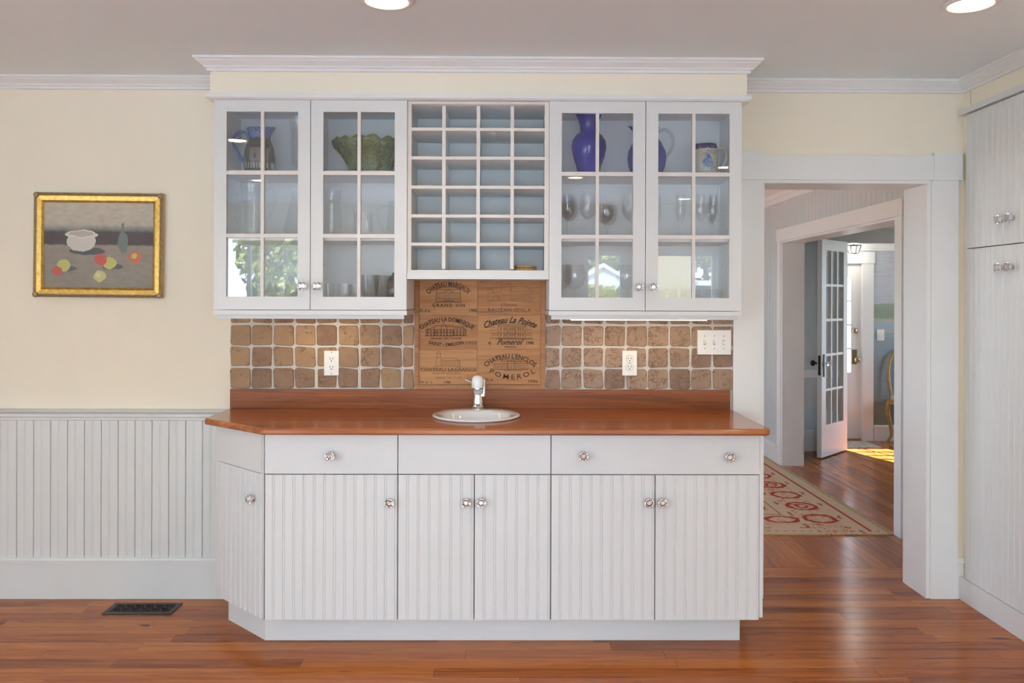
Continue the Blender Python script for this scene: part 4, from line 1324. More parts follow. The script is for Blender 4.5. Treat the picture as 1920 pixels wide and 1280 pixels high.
def stem_glass(name, label, group, foot, stem_h, bowl, n=26):
    """bowl: outer profile above the stem (r,h); wall 1.3 mm"""
    t = thing(name, label, 'wine glass', group=group)
    w_ = 0.0013
    pr = [(0, 0), (foot, 0), (foot, 0.0018), (foot * 0.5, 0.0045), (0.0048, 0.010), (0.0036, 0.025), (0.0036, stem_h - 0.012)]
    pr += bowl
    inner = [(max(r - w_, 0.0), h) for r, h in reversed(bowl)][:-1]
    pr += inner + [(0, bowl[0][1] + 0.006)]
    obj('glass_body', lathe(pr, n), GLASS, t, smooth=True, autosmooth=1.2)
    return t


def hollow(name, label, cat, outer, wall=0.002, floor_h=0.006, mat=GLASS, n=28, group=None, autosm=1.0, part='vessel'):
    t = thing(name, label, cat, group=group)
    inner = [(max(r - wall, 0.001), max(h, floor_h)) for r, h in reversed(outer) if h >= floor_h]
    pr = [(0, 0)] + outer + inner + [(0, floor_h)]
    obj(part, lathe(pr, n), mat, t, smooth=True, autosmooth=autosm)
    return t


def handle(t, pts, r, mat, k=6, n=8, name='handle'):
    return obj(name, tube(smoothpath(pts, k), r, n), mat, t, smooth=True, local=True, autosmooth=1.2)


# blue farmhouse pitcher
m, nt, b = newmat('farmhouse_glaze')
co = nd(nt, 'TexCoord', out=3)
sxyz = nt.nodes.new('ShaderNodeSeparateXYZ'); nt.links.new(co, sxyz.inputs[0])
n1 = nd(nt, 'TexNoise', {'Vector': co, 'Scale': 38.0, 'Detail': 4.0})
n2 = nd(nt, 'TexNoise', {'Vector': co, 'Scale': 120.0, 'Detail': 2.0})
zc = mth(nt, 'ADD', sxyz.outputs['Z'], mth(nt, 'MULTIPLY', mth(nt, 'SUBTRACT', n1, 0.5), 0.05))
c = ramp(nt, mth(nt, 'MULTIPLY', zc, 4.5), [(0.05, (0.035, 0.045, 0.02)), (0.30, (0.03, 0.05, 0.022)), (0.55, (0.05, 0.085, 0.03)), (0.70, (0.03, 0.05, 0.025)), (0.76, (0.10, 0.19, 0.42)), (0.9, (0.12, 0.22, 0.47))])
c = mix(nt, ramp(nt, n2, [(0.56, (0, 0, 0)), (0.60, (1, 1, 1))]), c, (0.07, 0.035, 0.03))
# cottage, its roof, doorway; picket fence near the foot
X_, Z_ = sxyz.outputs['X'], sxyz.outputs['Z']


def rectmask(nt, x0, x1, z0, z1):
    return mth(nt, 'MULTIPLY', mth(nt, 'MULTIPLY', mth(nt, 'GREATER_THAN', X_, x0), mth(nt, 'LESS_THAN', X_, x1)), mth(nt, 'MULTIPLY', mth(nt, 'GREATER_THAN', Z_, z0), mth(nt, 'LESS_THAN', Z_, z1)))


front = mth(nt, 'LESS_THAN', sxyz.outputs['Y'], 0.0)
c = mix(nt, mth(nt, 'MULTIPLY', rectmask(nt, -0.020, 0.060, 0.05, 0.112), front), c, (0.20, 0.155, 0.14))
c = mix(nt, mth(nt, 'MULTIPLY', rectmask(nt, -0.016, 0.056, 0.112, 0.126), front), c, (0.05, 0.03, 0.03))
c = mix(nt, mth(nt, 'MULTIPLY', rectmask(nt, 0.002, 0.013, 0.062, 0.085), front), c, (0.03, 0.04, 0.05))
c = mix(nt, mth(nt, 'MULTIPLY', rectmask(nt, 0.034, 0.050, 0.07, 0.112), front), c, (0.09, 0.045, 0.04))
pick = mth(nt, 'MULTIPLY', mth(nt, 'GREATER_THAN', mth(nt, 'SINE', mth(nt, 'MULTIPLY', X_, 480.0)), 0.25), rectmask(nt, -0.2, 0.2, 0.018, 0.045))
c = mix(nt, mth(nt, 'MULTIPLY', mth(nt, 'MULTIPLY', pick, front), 0.8), c, (0.52, 0.46, 0.34))
nt.links.new(c, b.inputs['Base Color'])
b.inputs['Roughness'].default_value = 0.12
bump(nt, b, n2, 0.3, 0.002)
PITGLAZE = m
BLUEGLAZE = plain('blue_glaze', (0.10, 0.185, 0.42), 0.12, var=0.2, scale=40)


def spouted(prof, spout_dir, reach, zspout, half, wall=0.004, floor_h=0.008, n=36):
    """lathe whose rim is pulled out to one side into a lip"""
    inner = [(max(r - wall, 0.001), max(h, floor_h)) for r, h in reversed(prof) if h >= floor_h]
    bm = lathe([(0, 0)] + prof + inner + [(0, floor_h)], n)
    top = max(h for _, h in prof)
    for v in bm.verts:
        k = max(0.0, (v.co.z - zspout) / (top - zspout))
        if k > 0 and v.co.length > 1e-4:
            a = math.atan2(v.co.y, v.co.x) - spout_dir
            a = (a + PI) % (2 * PI) - PI
            f_ = math.exp(-(a / half) ** 2) * k ** 1.5
            v.co.x += math.cos(spout_dir) * reach * f_
            v.co.y += math.sin(spout_dir) * reach * f_
            v.co.z += reach * 0.25 * f_
    return bm


t = thing('pitcher', 'blue and green pottery pitcher painted with a cottage and picket fence', 'pitcher')
obj('vessel', spouted([(0.058, 0), (0.068, 0.006), (0.071, 0.035), (0.070, 0.075), (0.064, 0.115), (0.054, 0.145), (0.047, 0.162), (0.049, 0.180), (0.056, 0.200), (0.060, 0.207)], 0.0, 0.016, 0.16, 0.5), PITGLAZE, t, smooth=True, autosmooth=1.2)
handle(t, [(-0.046, 0, 0.165), (-0.070, 0, 0.188), (-0.098, 0, 0.192), (-0.124, 0, 0.172), (-0.124, 0, 0.135), (-0.100, 0, 0.085), (-0.066, 0, 0.050)], 0.0085, BLUEGLAZE, 5, 10)
place(t, -1.130, -0.20, S3, math.radians(-8))

# cabbage leaf bowl: overlapping leaves round a core
m, nt, b = newmat('cabbage_leaf_glaze')
co = nd(nt, 'TexCoord', out=3)
n1 = nd(nt, 'TexNoise', {'Vector': co, 'Scale': 22.0, 'Detail': 4.0, 'Distortion': 1.0})
n2 = nd(nt, 'TexVoronoi', {'Vector': co, 'Scale': 55.0}, feature='DISTANCE_TO_EDGE')
c = ramp(nt, n1, [(0.30, (0.022, 0.042, 0.006)), (0.55, (0.075, 0.115, 0.018)), (0.75, (0.17, 0.22, 0.05))])
nt.links.new(mix(nt, ramp(nt, n2, [(0.02, (0.5, 0.5, 0.5)), (0.10, (0, 0, 0))]), c, (0.27, 0.31, 0.12)), b.inputs['Base Color'])
b.inputs['Roughness'].default_value = 0.15
bump(nt, b, n2, 0.5, 0.004)
LEAF = m
t = thing('leaf_bowl', 'green cabbage leaf pottery bowl with ruffled rim', 'bowl')
obj('core', lathe([(0, 0), (0.085, 0), (0.092, 0.006), (0.098, 0.03), (0.115, 0.09), (0.128, 0.125), (0.122, 0.125), (0.106, 0.09), (0.088, 0.03), (0, 0.012)], 30), LEAF, t, smooth=True)
for k in range(7):
    a0 = 2 * PI * k / 7 + 0.25
    bm = bmesh.new()
    NU, NV = 12, 7
    grid = []
    for i in range(NU + 1):
        rowv = []
        u = i / NU * 2 - 1
        for j in range(NV + 1):
            v_ = j / NV
            ang = a0 + u * (0.42 + 0.22 * v_)
            r = 0.090 + 0.012 * v_ + 0.062 * v_ ** 1.8 + 0.006 * abs(u) ** 2 * v_ - 0.006 * (abs(u) < 0.12) * (1 - v_)
            zz = 0.002 + v_ * (0.158 - 0.040 * abs(u) ** 3 + 0.006 * math.sin(u * 9 + k))
            r += 0.005 * v_ * math.sin(u * 11 + k * 2) + (k % 2) * 0.004
            rowv.append((ang, r, zz))
        grid.append(rowv)
    F = [[bm.verts.new((r * math.cos(a), r * math.sin(a), z)) for a, r, z in rw] for rw in grid]
    G = [[bm.verts.new(((r - 0.004) * math.cos(a), (r - 0.004) * math.sin(a), z)) for a, r, z in rw] for rw in grid]
    for i in range(NU):
        for j in range(NV):
            bm.faces.new((F[i][j], F[i + 1][j], F[i + 1][j + 1], F[i][j + 1]))
            bm.faces.new((G[i][j], G[i][j + 1], G[i + 1][j + 1], G[i + 1][j]))
        bm.faces.new((F[i][NV], F[i + 1][NV], G[i + 1][NV], G[i][NV])); bm.faces.new((F[i][0], G[i][0], G[i + 1][0], F[i + 1][0]))
    for j in range(NV):
        bm.faces.new((F[0][j], F[0][j + 1], G[0][j + 1], G[0][j])); bm.faces.new((F[NU][j], G[NU][j], G[NU][j + 1], F[NU][j + 1]))
    bmesh.ops.recalc_face_normals(bm, faces=bm.faces)
    obj('leaf', bm, LEAF, t, smooth=True)
place(t, -0.628, -0.178, S3)
t.scale = (1.0, 0.86, 1.0)

# cobalt vase, cobalt pitcher, transfer-ware jug
COBALT = plain('cobalt_glass', (0.010, 0.013, 0.24), 0.05, coat=0.1, var=0.15, scale=12)
t = thing('vase', 'tall cobalt blue glass vase with flared neck', 'vase')
obj('vessel', lathe([(0, 0), (0.046, 0), (0.050, 0.004), (0.058, 0.04), (0.074, 0.09), (0.081, 0.125), (0.078, 0.155), (0.063, 0.182), (0.042, 0.196), (0.039, 0.203), (0.041, 0.225), (0.050, 0.255), (0.062, 0.280), (0.065, 0.283), (0.062, 0.283), (0.045, 0.255), (0.036, 0.225), (0.034, 0.20), (0, 0.19)], 40), COBALT, t, smooth=True, autosmooth=1.2)
place(t, 0.381, -0.20, S3)
PALEBLUE = plain('cobalt_pitcher_glass', (0.025, 0.04, 0.26), 0.06, coat=0.1, var=0.1)
t = thing('pitcher', 'round cobalt blue glass pitcher with clear handle', 'pitcher')
obj('vessel', spouted([(0.062, 0), (0.070, 0.005), (0.084, 0.04), (0.090, 0.075), (0.086, 0.11), (0.070, 0.145), (0.052, 0.17), (0.047, 0.19), (0.052, 0.212), (0.056, 0.218)], PI, 0.034, 0.17, 0.4), PALEBLUE, t, smooth=True, autosmooth=1.2)
CLEARH = clear('clear_handle_glass', (0.88, 0.90, 0.91), 1.45)
handle(t, [(0.05, 0, 0.200), (0.078, 0, 0.212), (0.108, 0, 0.196), (0.122, 0, 0.160), (0.112, 0, 0.12), (0.086, 0, 0.085)], 0.008, CLEARH, 6, 10)
place(t, 0.648, -0.20, S3)
m, nt, b = newmat('ship_transferware')
co = nd(nt, 'TexCoord', out=3)
sxyz = nt.nodes.new('ShaderNodeSeparateXYZ'); nt.links.new(co, sxyz.inputs[0])
X_, Z_ = sxyz.outputs['X'], sxyz.outputs['Z']
n1 = nd(nt, 'TexNoise', {'Vector': co, 'Scale': 90.0, 'Detail': 4.0})
n2 = nd(nt, 'TexNoise', {'Vector': co, 'Scale': 60.0, 'Detail': 3.0, 'Distortion': 1.0})
base = (0.58, 0.55, 0.44)
c = mix(nt, 0.0, base, base)
front = mth(nt, 'LESS_THAN', sxyz.outputs['Y'], 0.0)


def tri(x0, x1, z0, z1):     # sail: narrows upwards
    k = mth(nt, 'DIVIDE', mth(nt, 'SUBTRACT', Z_, z0), z1 - z0)
    half = mth(nt, 'MULTIPLY', mth(nt, 'SUBTRACT', 1.25, k), (x1 - x0) / 2)
    d = mth(nt, 'ABSOLUTE', mth(nt, 'SUBTRACT', X_, (x0 + x1) / 2))
    return mth(nt, 'MULTIPLY', mth(nt, 'MULTIPLY', mth(nt, 'LESS_THAN', d, half), mth(nt, 'GREATER_THAN', k, 0.0)), mth(nt, 'LESS_THAN', k, 1.0))


inkc = ramp(nt, n1, [(0.42, (0.05, 0.09, 0.30)), (0.62, (0.33, 0.42, 0.56))])
for msk in (tri(-0.020, 0.022, 0.052, 0.095), rectmask(nt, -0.020, 0.026, 0.034, 0.050)):
    c = mix(nt, mth(nt, 'MULTIPLY', msk, front), c, inkc)
sea = mth(nt, 'MULTIPLY', mth(nt, 'MULTIPLY', rectmask(nt, -0.035, 0.04, 0.022, 0.036), mth(nt, 'GREATER_THAN', n2, 0.50)), front)
c = mix(nt, sea, c, (0.10, 0.16, 0.36))
cloud = mth(nt, 'MULTIPLY', mth(nt, 'MULTIPLY', rectmask(nt, -0.03, 0.045, 0.09, 0.112), mth(nt, 'LESS_THAN', mth(nt, 'ABSOLUTE', mth(nt, 'SUBTRACT', n2, 0.5)), 0.03)), front)
c = mix(nt, cloud, c, (0.20, 0.20, 0.22))
bandm = mth(nt, 'ADD', mth(nt, 'GREATER_THAN', Z_, 0.120), mth(nt, 'LESS_THAN', Z_, 0.009))
c = mix(nt, bandm, c, ramp(nt, n1, [(0.58, (0.03, 0.03, 0.13)), (0.66, (0.35, 0.35, 0.45))]))
nt.links.new(c, b.inputs['Base Color'])
b.inputs['Roughness'].default_value = 0.15
SHIP = m
t = thing('jug', 'small cream jug with blue rim and blue printed sailing ship', 'jug')
obj('vessel', spouted([(0.050, 0), (0.053, 0.004), (0.053, 0.06), (0.052, 0.115), (0.050, 0.128), (0.047, 0.141), (0.046, 0.144)], PI, 0.018, 0.115, 0.45), SHIP, t, smooth=True, autosmooth=1.2)
handle(t, [(0.048, 0, 0.120), (0.072, 0, 0.128), (0.090, 0, 0.108), (0.090, 0, 0.075), (0.075, 0, 0.045), (0.051, 0, 0.028)], 0.0068, plain('cream_glaze', (0.58, 0.55, 0.44), 0.15), 5, 10)
place(t, 0.922, -0.20, S3, math.radians(-6))

# clear glass vessels
t = hollow('hurricane_vase', 'clear glass hurricane vase behind the cottage pitcher', 'vase', [(0.045, 0), (0.045, 0.004), (0.012, 0.012), (0.012, 0.03), (0.035, 0.038), (0.055, 0.055), (0.060, 0.09), (0.058, 0.17), (0.060, 0.23), (0.070, 0.265)], 0.002, 0.034)
place(t, -0.945, -0.14, S3)
t = hollow('glass_pitcher', 'large clear glass pitcher with looped handle', 'pitcher', [(0.058, 0), (0.062, 0.004), (0.063, 0.03), (0.058, 0.14), (0.054, 0.20), (0.057, 0.24), (0.060, 0.252)], 0.003, 0.010)
handle(t, [(0.055, 0, 0.215), (0.080, 0, 0.232), (0.102, 0, 0.210), (0.104, 0, 0.165), (0.085, 0, 0.115), (0.060, 0, 0.085)], 0.007, GLASS, 6, 10)
place(t, -1.163, -0.19, S2)
t = hollow('glass_carafe', 'clear glass carafe with wide base and narrow neck', 'carafe', [(0.070, 0), (0.074, 0.005), (0.072, 0.03), (0.052, 0.12), (0.036, 0.18), (0.033, 0.205), (0.040, 0.232)], 0.0025, 0.008)
place(t, -0.955, -0.18, S2)
t = hollow('glass_carafe', 'clear waisted glass carafe with flared lip', 'carafe', [(0.046, 0), (0.049, 0.004), (0.050, 0.05), (0.046, 0.11), (0.040, 0.165), (0.041, 0.20), (0.049, 0.226), (0.050, 0.229)], 0.0025, 0.009)
place(t, -0.799, -0.20, S2)
t = hollow('glass_mug', 'clear glass mug with loop handle', 'mug', [(0.040, 0), (0.044, 0.004), (0.046, 0.03), (0.044, 0.08), (0.043, 0.110), (0.045, 0.116)], 0.003, 0.010)
handle(t, [(-0.042, 0, 0.098), (-0.062, 0, 0.100), (-0.080, 0, 0.078), (-0.074, 0, 0.045), (-0.045, 0, 0.022)], 0.005, GLASS, 6, 8)
place(t, -0.647, -0.25, S2)
t = hollow('glass_jug', 'tall clear glass jug with large looped handle', 'jug', [(0.045, 0), (0.050, 0.005), (0.052, 0.05), (0.046, 0.12), (0.042, 0.165), (0.046, 0.182)], 0.003, 0.010)
handle(t, [(-0.043, 0, 0.155), (-0.070, 0, 0.160), (-0.094, 0, 0.135), (-0.088, 0, 0.09), (-0.060, 0, 0.035), (-0.048, 0, 0.02)], 0.006, GLASS, 6, 8)
place(t, -0.508, -0.125, S2)

BOWL_TALL = [(0.0045, 0.088), (0.014, 0.095), (0.030, 0.112), (0.037, 0.135), (0.0365, 0.165), (0.032, 0.200), (0.0295, 0.212)]
g1 = stem_glass('wine_glass', 'clear tulip wine glass on the middle shelf', 'tulip wine glasses on the middle shelf', 0.034, 0.098, BOWL_TALL)
place(g1, 0.283, -0.20, S2)
g1['label'] = 'clear tulip wine glass closest to the wine rack on the middle shelf'
for x, y, lb in ((0.302, -0.11, 'clear tulip wine glass tucked behind the one closest to the wine rack'), (0.376, -0.21, 'clear tulip wine glass directly below the cobalt vase'), (0.575, -0.18, 'clear tulip wine glass beside the balloon glasses and flutes')): dup(g1, x, y, S2, label=lb)
BOWL_ROUND = [(0.0045, 0.070), (0.016, 0.075), (0.036, 0.092), (0.0455, 0.118), (0.044, 0.142), (0.037, 0.166), (0.0355, 0.170)]
g2 = stem_glass('wine_glass', 'clear wide balloon wine glass on the middle shelf', 'balloon wine glasses on the middle shelf', 0.035, 0.080, BOWL_ROUND)
place(g2, 0.452, -0.22, S2)
dup(g2, 0.482, -0.12, S2, label='clear balloon wine glass standing behind the other balloon glass')
g2['label'] = 'clear balloon wine glass in front on the middle shelf'
BOWL_FLUTE = [(0.0045, 0.078), (0.010, 0.084), (0.020, 0.105), (0.0245, 0.135), (0.0235, 0.170), (0.0215, 0.205), (0.021, 0.210)]
g3 = stem_glass('champagne_flute', 'clear slender champagne flute', 'champagne flutes on the middle shelf', 0.030, 0.088, BOWL_FLUTE)
place(g3, 0.803, -0.20, S2)
g3['label'] = 'clear champagne flute below the handle of the cobalt pitcher'
for x, y, lb in ((0.893, -0.22, 'clear champagne flute directly below the ship jug'), (0.955, -0.20, 'clear champagne flute close to the cabinet side panel'), (0.968, -0.11, 'clear champagne flute at the back near the cabinet side panel'), (0.70, -0.16, 'clear champagne flute below the cobalt pitcher, next to a tulip glass')): dup(g3, x, y, S2, label=lb)
BOWL_BIG = [(0.0045, 0.072), (0.018, 0.078), (0.042, 0.096), (0.053, 0.125), (0.051, 0.155), (0.043, 0.182), (0.041, 0.188)]
g4 = stem_glass('wine_glass', 'large clear round wine glass on the bottom shelf', 'round wine glasses on the bottom shelf', 0.038, 0.082, BOWL_BIG)
place(g4, 0.318, -0.20, S1)
g4['label'] = 'large round wine glass on the bottom shelf under the tulip glasses'
for x, y, lb in ((0.264, -0.092, 'large round wine glass at the back of the bottom shelf by the wine rack'), (0.560, -0.19, 'large round wine glass on the bottom shelf behind the door knobs')): dup(g4, x, y, S1, label=lb)
TUM = [(0.026, 0), (0.028, 0.003), (0.031, 0.05), (0.034, 0.096)]
t1 = hollow('tumbler', 'short clear glass tumbler on the bottom shelf', 'tumbler', TUM, 0.002, 0.010, group='short tumblers on the bottom shelf')
place(t1, -1.215, -0.20, S1)
t1['label'] = 'short clear tumbler against the outer side panel of the bottom shelf'
for x, y, lb in ((-1.135, -0.17, 'short clear tumbler below the large glass pitcher'), (-1.015, -0.21, 'short clear tumbler in front below the wide-based carafe'), (-0.945, -0.16, 'short clear tumbler beside the middle partition, below the wide-based carafe'),
                 (-0.815, -0.20, 'short clear tumbler below the waisted carafe'), (-0.735, -0.21, 'short clear tumbler in front beside the fluted tumblers'), (-0.705, -0.12, 'short clear tumbler at the back beside the fluted tumblers')): dup(t1, x, y, S1, label=lb)
FL = [(0.030, 0), (0.033, 0.004), (0.040, 0.07), (0.047, 0.137)]
t2 = thing('tumbler', 'tall fluted clear glass tumbler on the bottom shelf', 'tumbler', group='tall fluted tumblers on the bottom shelf')
bm = lathe([(0, 0)] + FL + [(0.044, 0.137), (0.037, 0.07), (0.030, 0.012), (0, 0.012)], 36)
for v in bm.verts:
    rr = math.hypot(v.co.x, v.co.y)
    if rr > 0.028:
        a = math.atan2(v.co.y, v.co.x)
        k = 1 + 0.04 * math.cos(9 * a)
        v.co.x *= k; v.co.y *= k
obj('vessel', bm, clear('smoky_glass', (0.86, 0.86, 0.85), 1.42), t2, smooth=True, autosmooth=1.2)
place(t2, -0.622, -0.20, S1)
dup(t2, -0.575, -0.105, S1, label='tall fluted clear tumbler standing behind the other fluted tumbler')
t2['label'] = 'tall fluted clear tumbler in front on the bottom shelf'
t = hollow('storage_jar', 'small dark lidded jar beside the fluted tumblers', 'jar', [(0.030, 0), (0.033, 0.004), (0.034, 0.09), (0.028, 0.11)], 0.003, 0.008, mat=plain('dark_smoked_glass', (0.06, 0.055, 0.05), 0.1))
obj('lid', lathe([(0, 0.150), (0.006, 0.149), (0.010, 0.138), (0.024, 0.128), (0.030, 0.112), (0, 0.111)], 20), plain('dark_lid', (0.05, 0.045, 0.04), 0.3), t, smooth=True)
place(t, -0.514, -0.19, S1)
CO = [(0.036, 0), (0.040, 0.003), (0.047, 0.03), (0.046, 0.062), (0.042, 0.076)]
t3 = hollow('tumbler', 'low round-sided glass bowl tumbler on the bottom shelf', 'tumbler', CO, 0.002, 0.008, group='low round tumblers on the bottom shelf')
place(t3, 0.745, -0.20, S1)
t3['label'] = 'low round glass tumbler below the first champagne flute'
for x, lb in ((0.850, 'low round glass tumbler in the middle of the three'), (0.955, 'low round glass tumbler next to the cabinet side panel')): dup(t3, x, -0.2, S1, label=lb)

# woven coasters lying in a pigeonhole
t = thing('coaster_stack', 'small stack of woven straw coasters in the lowest corner pigeonhole', 'coasters', (0.088, -0.27, 1.5685))
STRAW = plain('straw', (0.36, 0.24, 0.10), 0.8, var=0.4, scale=150, bmp=0.5)
for k in range(2):
    bm = bmesh.new()
    for r in (0.046, 0.038, 0.030, 0.022, 0.014, 0.006):
        tube([(0.088 + r * math.cos(2 * PI * a / 24), -0.27 + r * math.sin(2 * PI * a / 24), 1.5685 + 0.0055 + k * 0.0115) for a in range(25)], 0.0053, 6, bm)
    obj('coaster', bm, STRAW, t, smooth=True)

# ------------------------------------------------------------------ rug in the hall
m, nt, b = newmat('red_and_sand_rug')
co = nd(nt, 'TexCoord', out=3)
nzv = nd(nt, 'TexNoise', {'Vector': co, 'Scale': 24.0, 'Detail': 3.0}, out=1)
wob = nd(nt, 'VectorMath', {0: nd(nt, 'VectorMath', {0: nzv, 1: (-0.5, -0.5, -0.5)}, operation='ADD'), 1: (0.05, 0.05, 0.0)}, operation='MULTIPLY')
pp = nd(nt, 'VectorMath', {0: co, 1: wob}, operation='ADD')
sxyz = nt.nodes.new('ShaderNodeSeparateXYZ'); nt.links.new(pp, sxyz.inputs[0])
U, V = sxyz.outputs['X'], sxyz.outputs['Y']
s0 = nt.nodes.new('ShaderNodeSeparateXYZ'); nt.links.new(co, s0.inputs[0])
U0, V0 = s0.outputs['X'], s0.outputs['Y']
weave = nd(nt, 'TexNoise', {'Vector': co, 'Scale': 160.0, 'Detail': 2.0})
col = ramp(nt, weave, [(0.3, (0.52, 0.36, 0.23)), (0.7, (0.66, 0.48, 0.32))])
RED = (0.36, 0.045, 0.028)
DRED = (0.24, 0.06, 0.042)


def ringmask(cx, cy, rx, ry, th):
    a = mth(nt, 'POWER', mth(nt, 'ABSOLUTE', mth(nt, 'DIVIDE', mth(nt, 'SUBTRACT', U, cx), rx)), 2.0)
    c_ = mth(nt, 'POWER', mth(nt, 'ABSOLUTE', mth(nt, 'DIVIDE', mth(nt, 'SUBTRACT', V, cy), ry)), 2.0)
    d = mth(nt, 'ABSOLUTE', mth(nt, 'SUBTRACT', mth(nt, 'SQRT', mth(nt, 'ADD', a, c_)), 1.0))
    return mth(nt, 'LESS_THAN', d, th)


def band(s, lo, hi): return mth(nt, 'MULTIPLY', mth(nt, 'GREATER_THAN', s, lo), mth(nt, 'LESS_THAN', s, hi))


RY0, RX_1 = 1.085, 2.36
for k in range(8):
    cy = RY0 + 0.36 + k * 0.34
    col = mix(nt, ringmask(2.065, cy, 0.095, 0.10, 0.17), col, RED)
    if k % 2: col = mix(nt, ringmask(2.065, cy, 0.04, 0.045, 0.25), col, RED)
for k in range(4):
    col = mix(nt, ringmask(1.81 - k * 0.27, RY0 + 0.34, 0.10, 0.075, 0.17), col, RED)
scr0 = nd(nt, 'TexNoise', {'Vector': co, 'Scale': 17.0, 'Detail': 2.0, 'Distortion': 1.2})
wig = mth(nt, 'MULTIPLY', mth(nt, 'LESS_THAN', mth(nt, 'ABSOLUTE', mth(nt, 'SUBTRACT', scr0, 0.52)), 0.022), band(U0, 1.94, 2.17))
col = mix(nt, mth(nt, 'MULTIPLY', wig, 0.8), col, RED)
wig2 = mth(nt, 'MULTIPLY', mth(nt, 'LESS_THAN', mth(nt, 'ABSOLUTE', mth(nt, 'SUBTRACT', scr0, 0.48)), 0.018), mth(nt, 'MULTIPLY', band(V0, RY0 + 0.22, RY0 + 0.44), mth(nt, 'LESS_THAN', U0, 1.94)))
col = mix(nt, mth(nt, 'MULTIPLY', wig2, 0.8), col, RED)
# leaf dashes, border lines
for cond in (mth(nt, 'MULTIPLY', band(U, 2.20, 2.218), mth(nt, 'GREATER_THAN', mth(nt, 'SINE', mth(nt, 'MULTIPLY', V, 18.0)), 0.75)),
             mth(nt, 'MULTIPLY', band(U, 1.905, 1.925), mth(nt, 'GREATER_THAN', mth(nt, 'SINE', mth(nt, 'MULTIPLY', V, 21.0)), 0.55)),
             mth(nt, 'MULTIPLY', band(V0, RY0 + 0.055, RY0 + 0.068), mth(nt, 'GREATER_THAN', mth(nt, 'SINE', mth(nt, 'MULTIPLY', U0, 120.0)), 0.0)),
             mth(nt, 'MULTIPLY', band(V, RY0 + 0.13, RY0 + 0.148), mth(nt, 'GREATER_THAN', mth(nt, 'SINE', mth(nt, 'MULTIPLY', U, 24.0)), 0.7))):
    col = mix(nt, mth(nt, 'MULTIPLY', cond, 0.85), col, DRED)
col = mix(nt, mth(nt, 'MULTIPLY', band(U0, 2.262, 2.282), mth(nt, 'GREATER_THAN', V0, RY0 + 0.06)), col, (0.34, 0.09, 0.06))
col = mix(nt, mth(nt, 'MULTIPLY', band(U0, 2.262, 2.270), mth(nt, 'GREATER_THAN', V0, RY0 + 0.06)), col, RED)
col = mix(nt, mth(nt, 'MULTIPLY', band(U0, 1.840, 1.848), mth(nt, 'GREATER_THAN', V0, RY0 + 0.46)), col, DRED)
col = mix(nt, mth(nt, 'MULTIPLY', mth(nt, 'MULTIPLY', band(V0, RY0 + 0.46, RY0 + 0.475), mth(nt, 'LESS_THAN', U0, 1.848)), 0.8), col, DRED)
inner = mth(nt, 'MULTIPLY', mth(nt, 'LESS_THAN', U0, 1.80), mth(nt, 'GREATER_THAN', V0, RY0 + 0.54))
scr = nd(nt, 'TexNoise', {'Vector': co, 'Scale': 9.0, 'Detail': 2.0, 'Distortion': 1.5})
col = mix(nt, mth(nt, 'MULTIPLY', inner, mth(nt, 'LESS_THAN', mth(nt, 'ABSOLUTE', mth(nt, 'SUBTRACT', scr, 0.5)), 0.035)), col, RED)
nt.links.new(col, b.inputs['Base Color'])
b.inputs['Roughness'].default_value = 0.95
b.inputs['Specular IOR Level'].default_value = 0.1
bump(nt, b, weave, 0.5, 0.002)
rug = thing('hall_rug', 'sand coloured rug with red oval border motifs and fringe on the hall floor', 'rug', (1.6, 2.5, 0.0))
obj('pile', B((0.75, RX_1, RY0, 3.86, 0.0003, 0.009)), m, rug, bev=0.003)
obj('end_band', B((RX_1 - 0.0002, RX_1 + 0.018, RY0, 3.86, 0.0003, 0.007)), plain('rug_end_weave', (0.40, 0.27, 0.13), 0.95, var=0.2, scale=60), rug)
bm = bmesh.new()
yy = RY0 + 0.006
while yy < 3.855:
    L_ = RND.uniform(0.028, 0.042)
    dy = RND.uniform(-0.007, 0.007)
    x0 = RX_1 + 0.016
    pts = [(x0, yy, 0.004), (x0 + L_ * 0.5, yy + dy * 0.5, 0.0065), (x0 + L_, yy + dy, 0.002)]
    for (p, q) in zip(pts[:-1], pts[1:]):
        wv = 0.0032
        vs = [bm.verts.new((p[0], p[1] - wv, p[2])), bm.verts.new((q[0], q[1] - wv * 0.7, q[2])), bm.verts.new((q[0], q[1] + wv * 0.7, q[2])), bm.verts.new((p[0], p[1] + wv, p[2]))]
        bm.faces.new(vs)
    yy += 0.0065
tag(obj('fringe', bm, plain('rug_fringe', (0.52, 0.42, 0.29), 0.95, var=0.15, scale=60), rug), kind='stuff')

# doormat, lantern, chair, switch in the entry
m, nt, b = newmat('patterned_doormat')
co = nd(nt, 'TexCoord', out=3)
v1 = nd(nt, 'TexNoise', {'Vector': co, 'Scale': 16.0, 'Detail': 2.0, 'Distortion': 1.5})
nt.links.new(mix(nt, mth(nt, 'LESS_THAN', mth(nt, 'ABSOLUTE', mth(nt, 'SUBTRACT', v1, 0.5)), 0.03), (0.50, 0.45, 0.36), (0.24, 0.14, 0.10)), b.inputs['Base Color'])
b.inputs['Roughness'].default_value = 0.95
tag(obj('doormat', B((3.02, 3.68, 4.13, 4.52, 0.0003, 0.010)), m, bev=0.003), 'beige patterned doormat in front of the white front door', 'doormat')
ln = thing('lantern', 'small dark-framed glass lantern hanging near the front door', 'lantern', (3.50, 4.40, 2.034))
LX, LY = 3.50, 4.40
obj('canopy', lathe([(0.035, 2.034), (0.035, 2.028), (0.008, 2.02), (0.008, 1.995), (0, 1.995)], 16, c=(LX, LY, 0)), IRON, ln)
bm = bmesh.new()
tp = [(LX + a * 0.055, LY + c_ * 0.055, 1.995) for a, c_ in ((-1, -1), (1, -1), (1, 1), (-1, 1))]
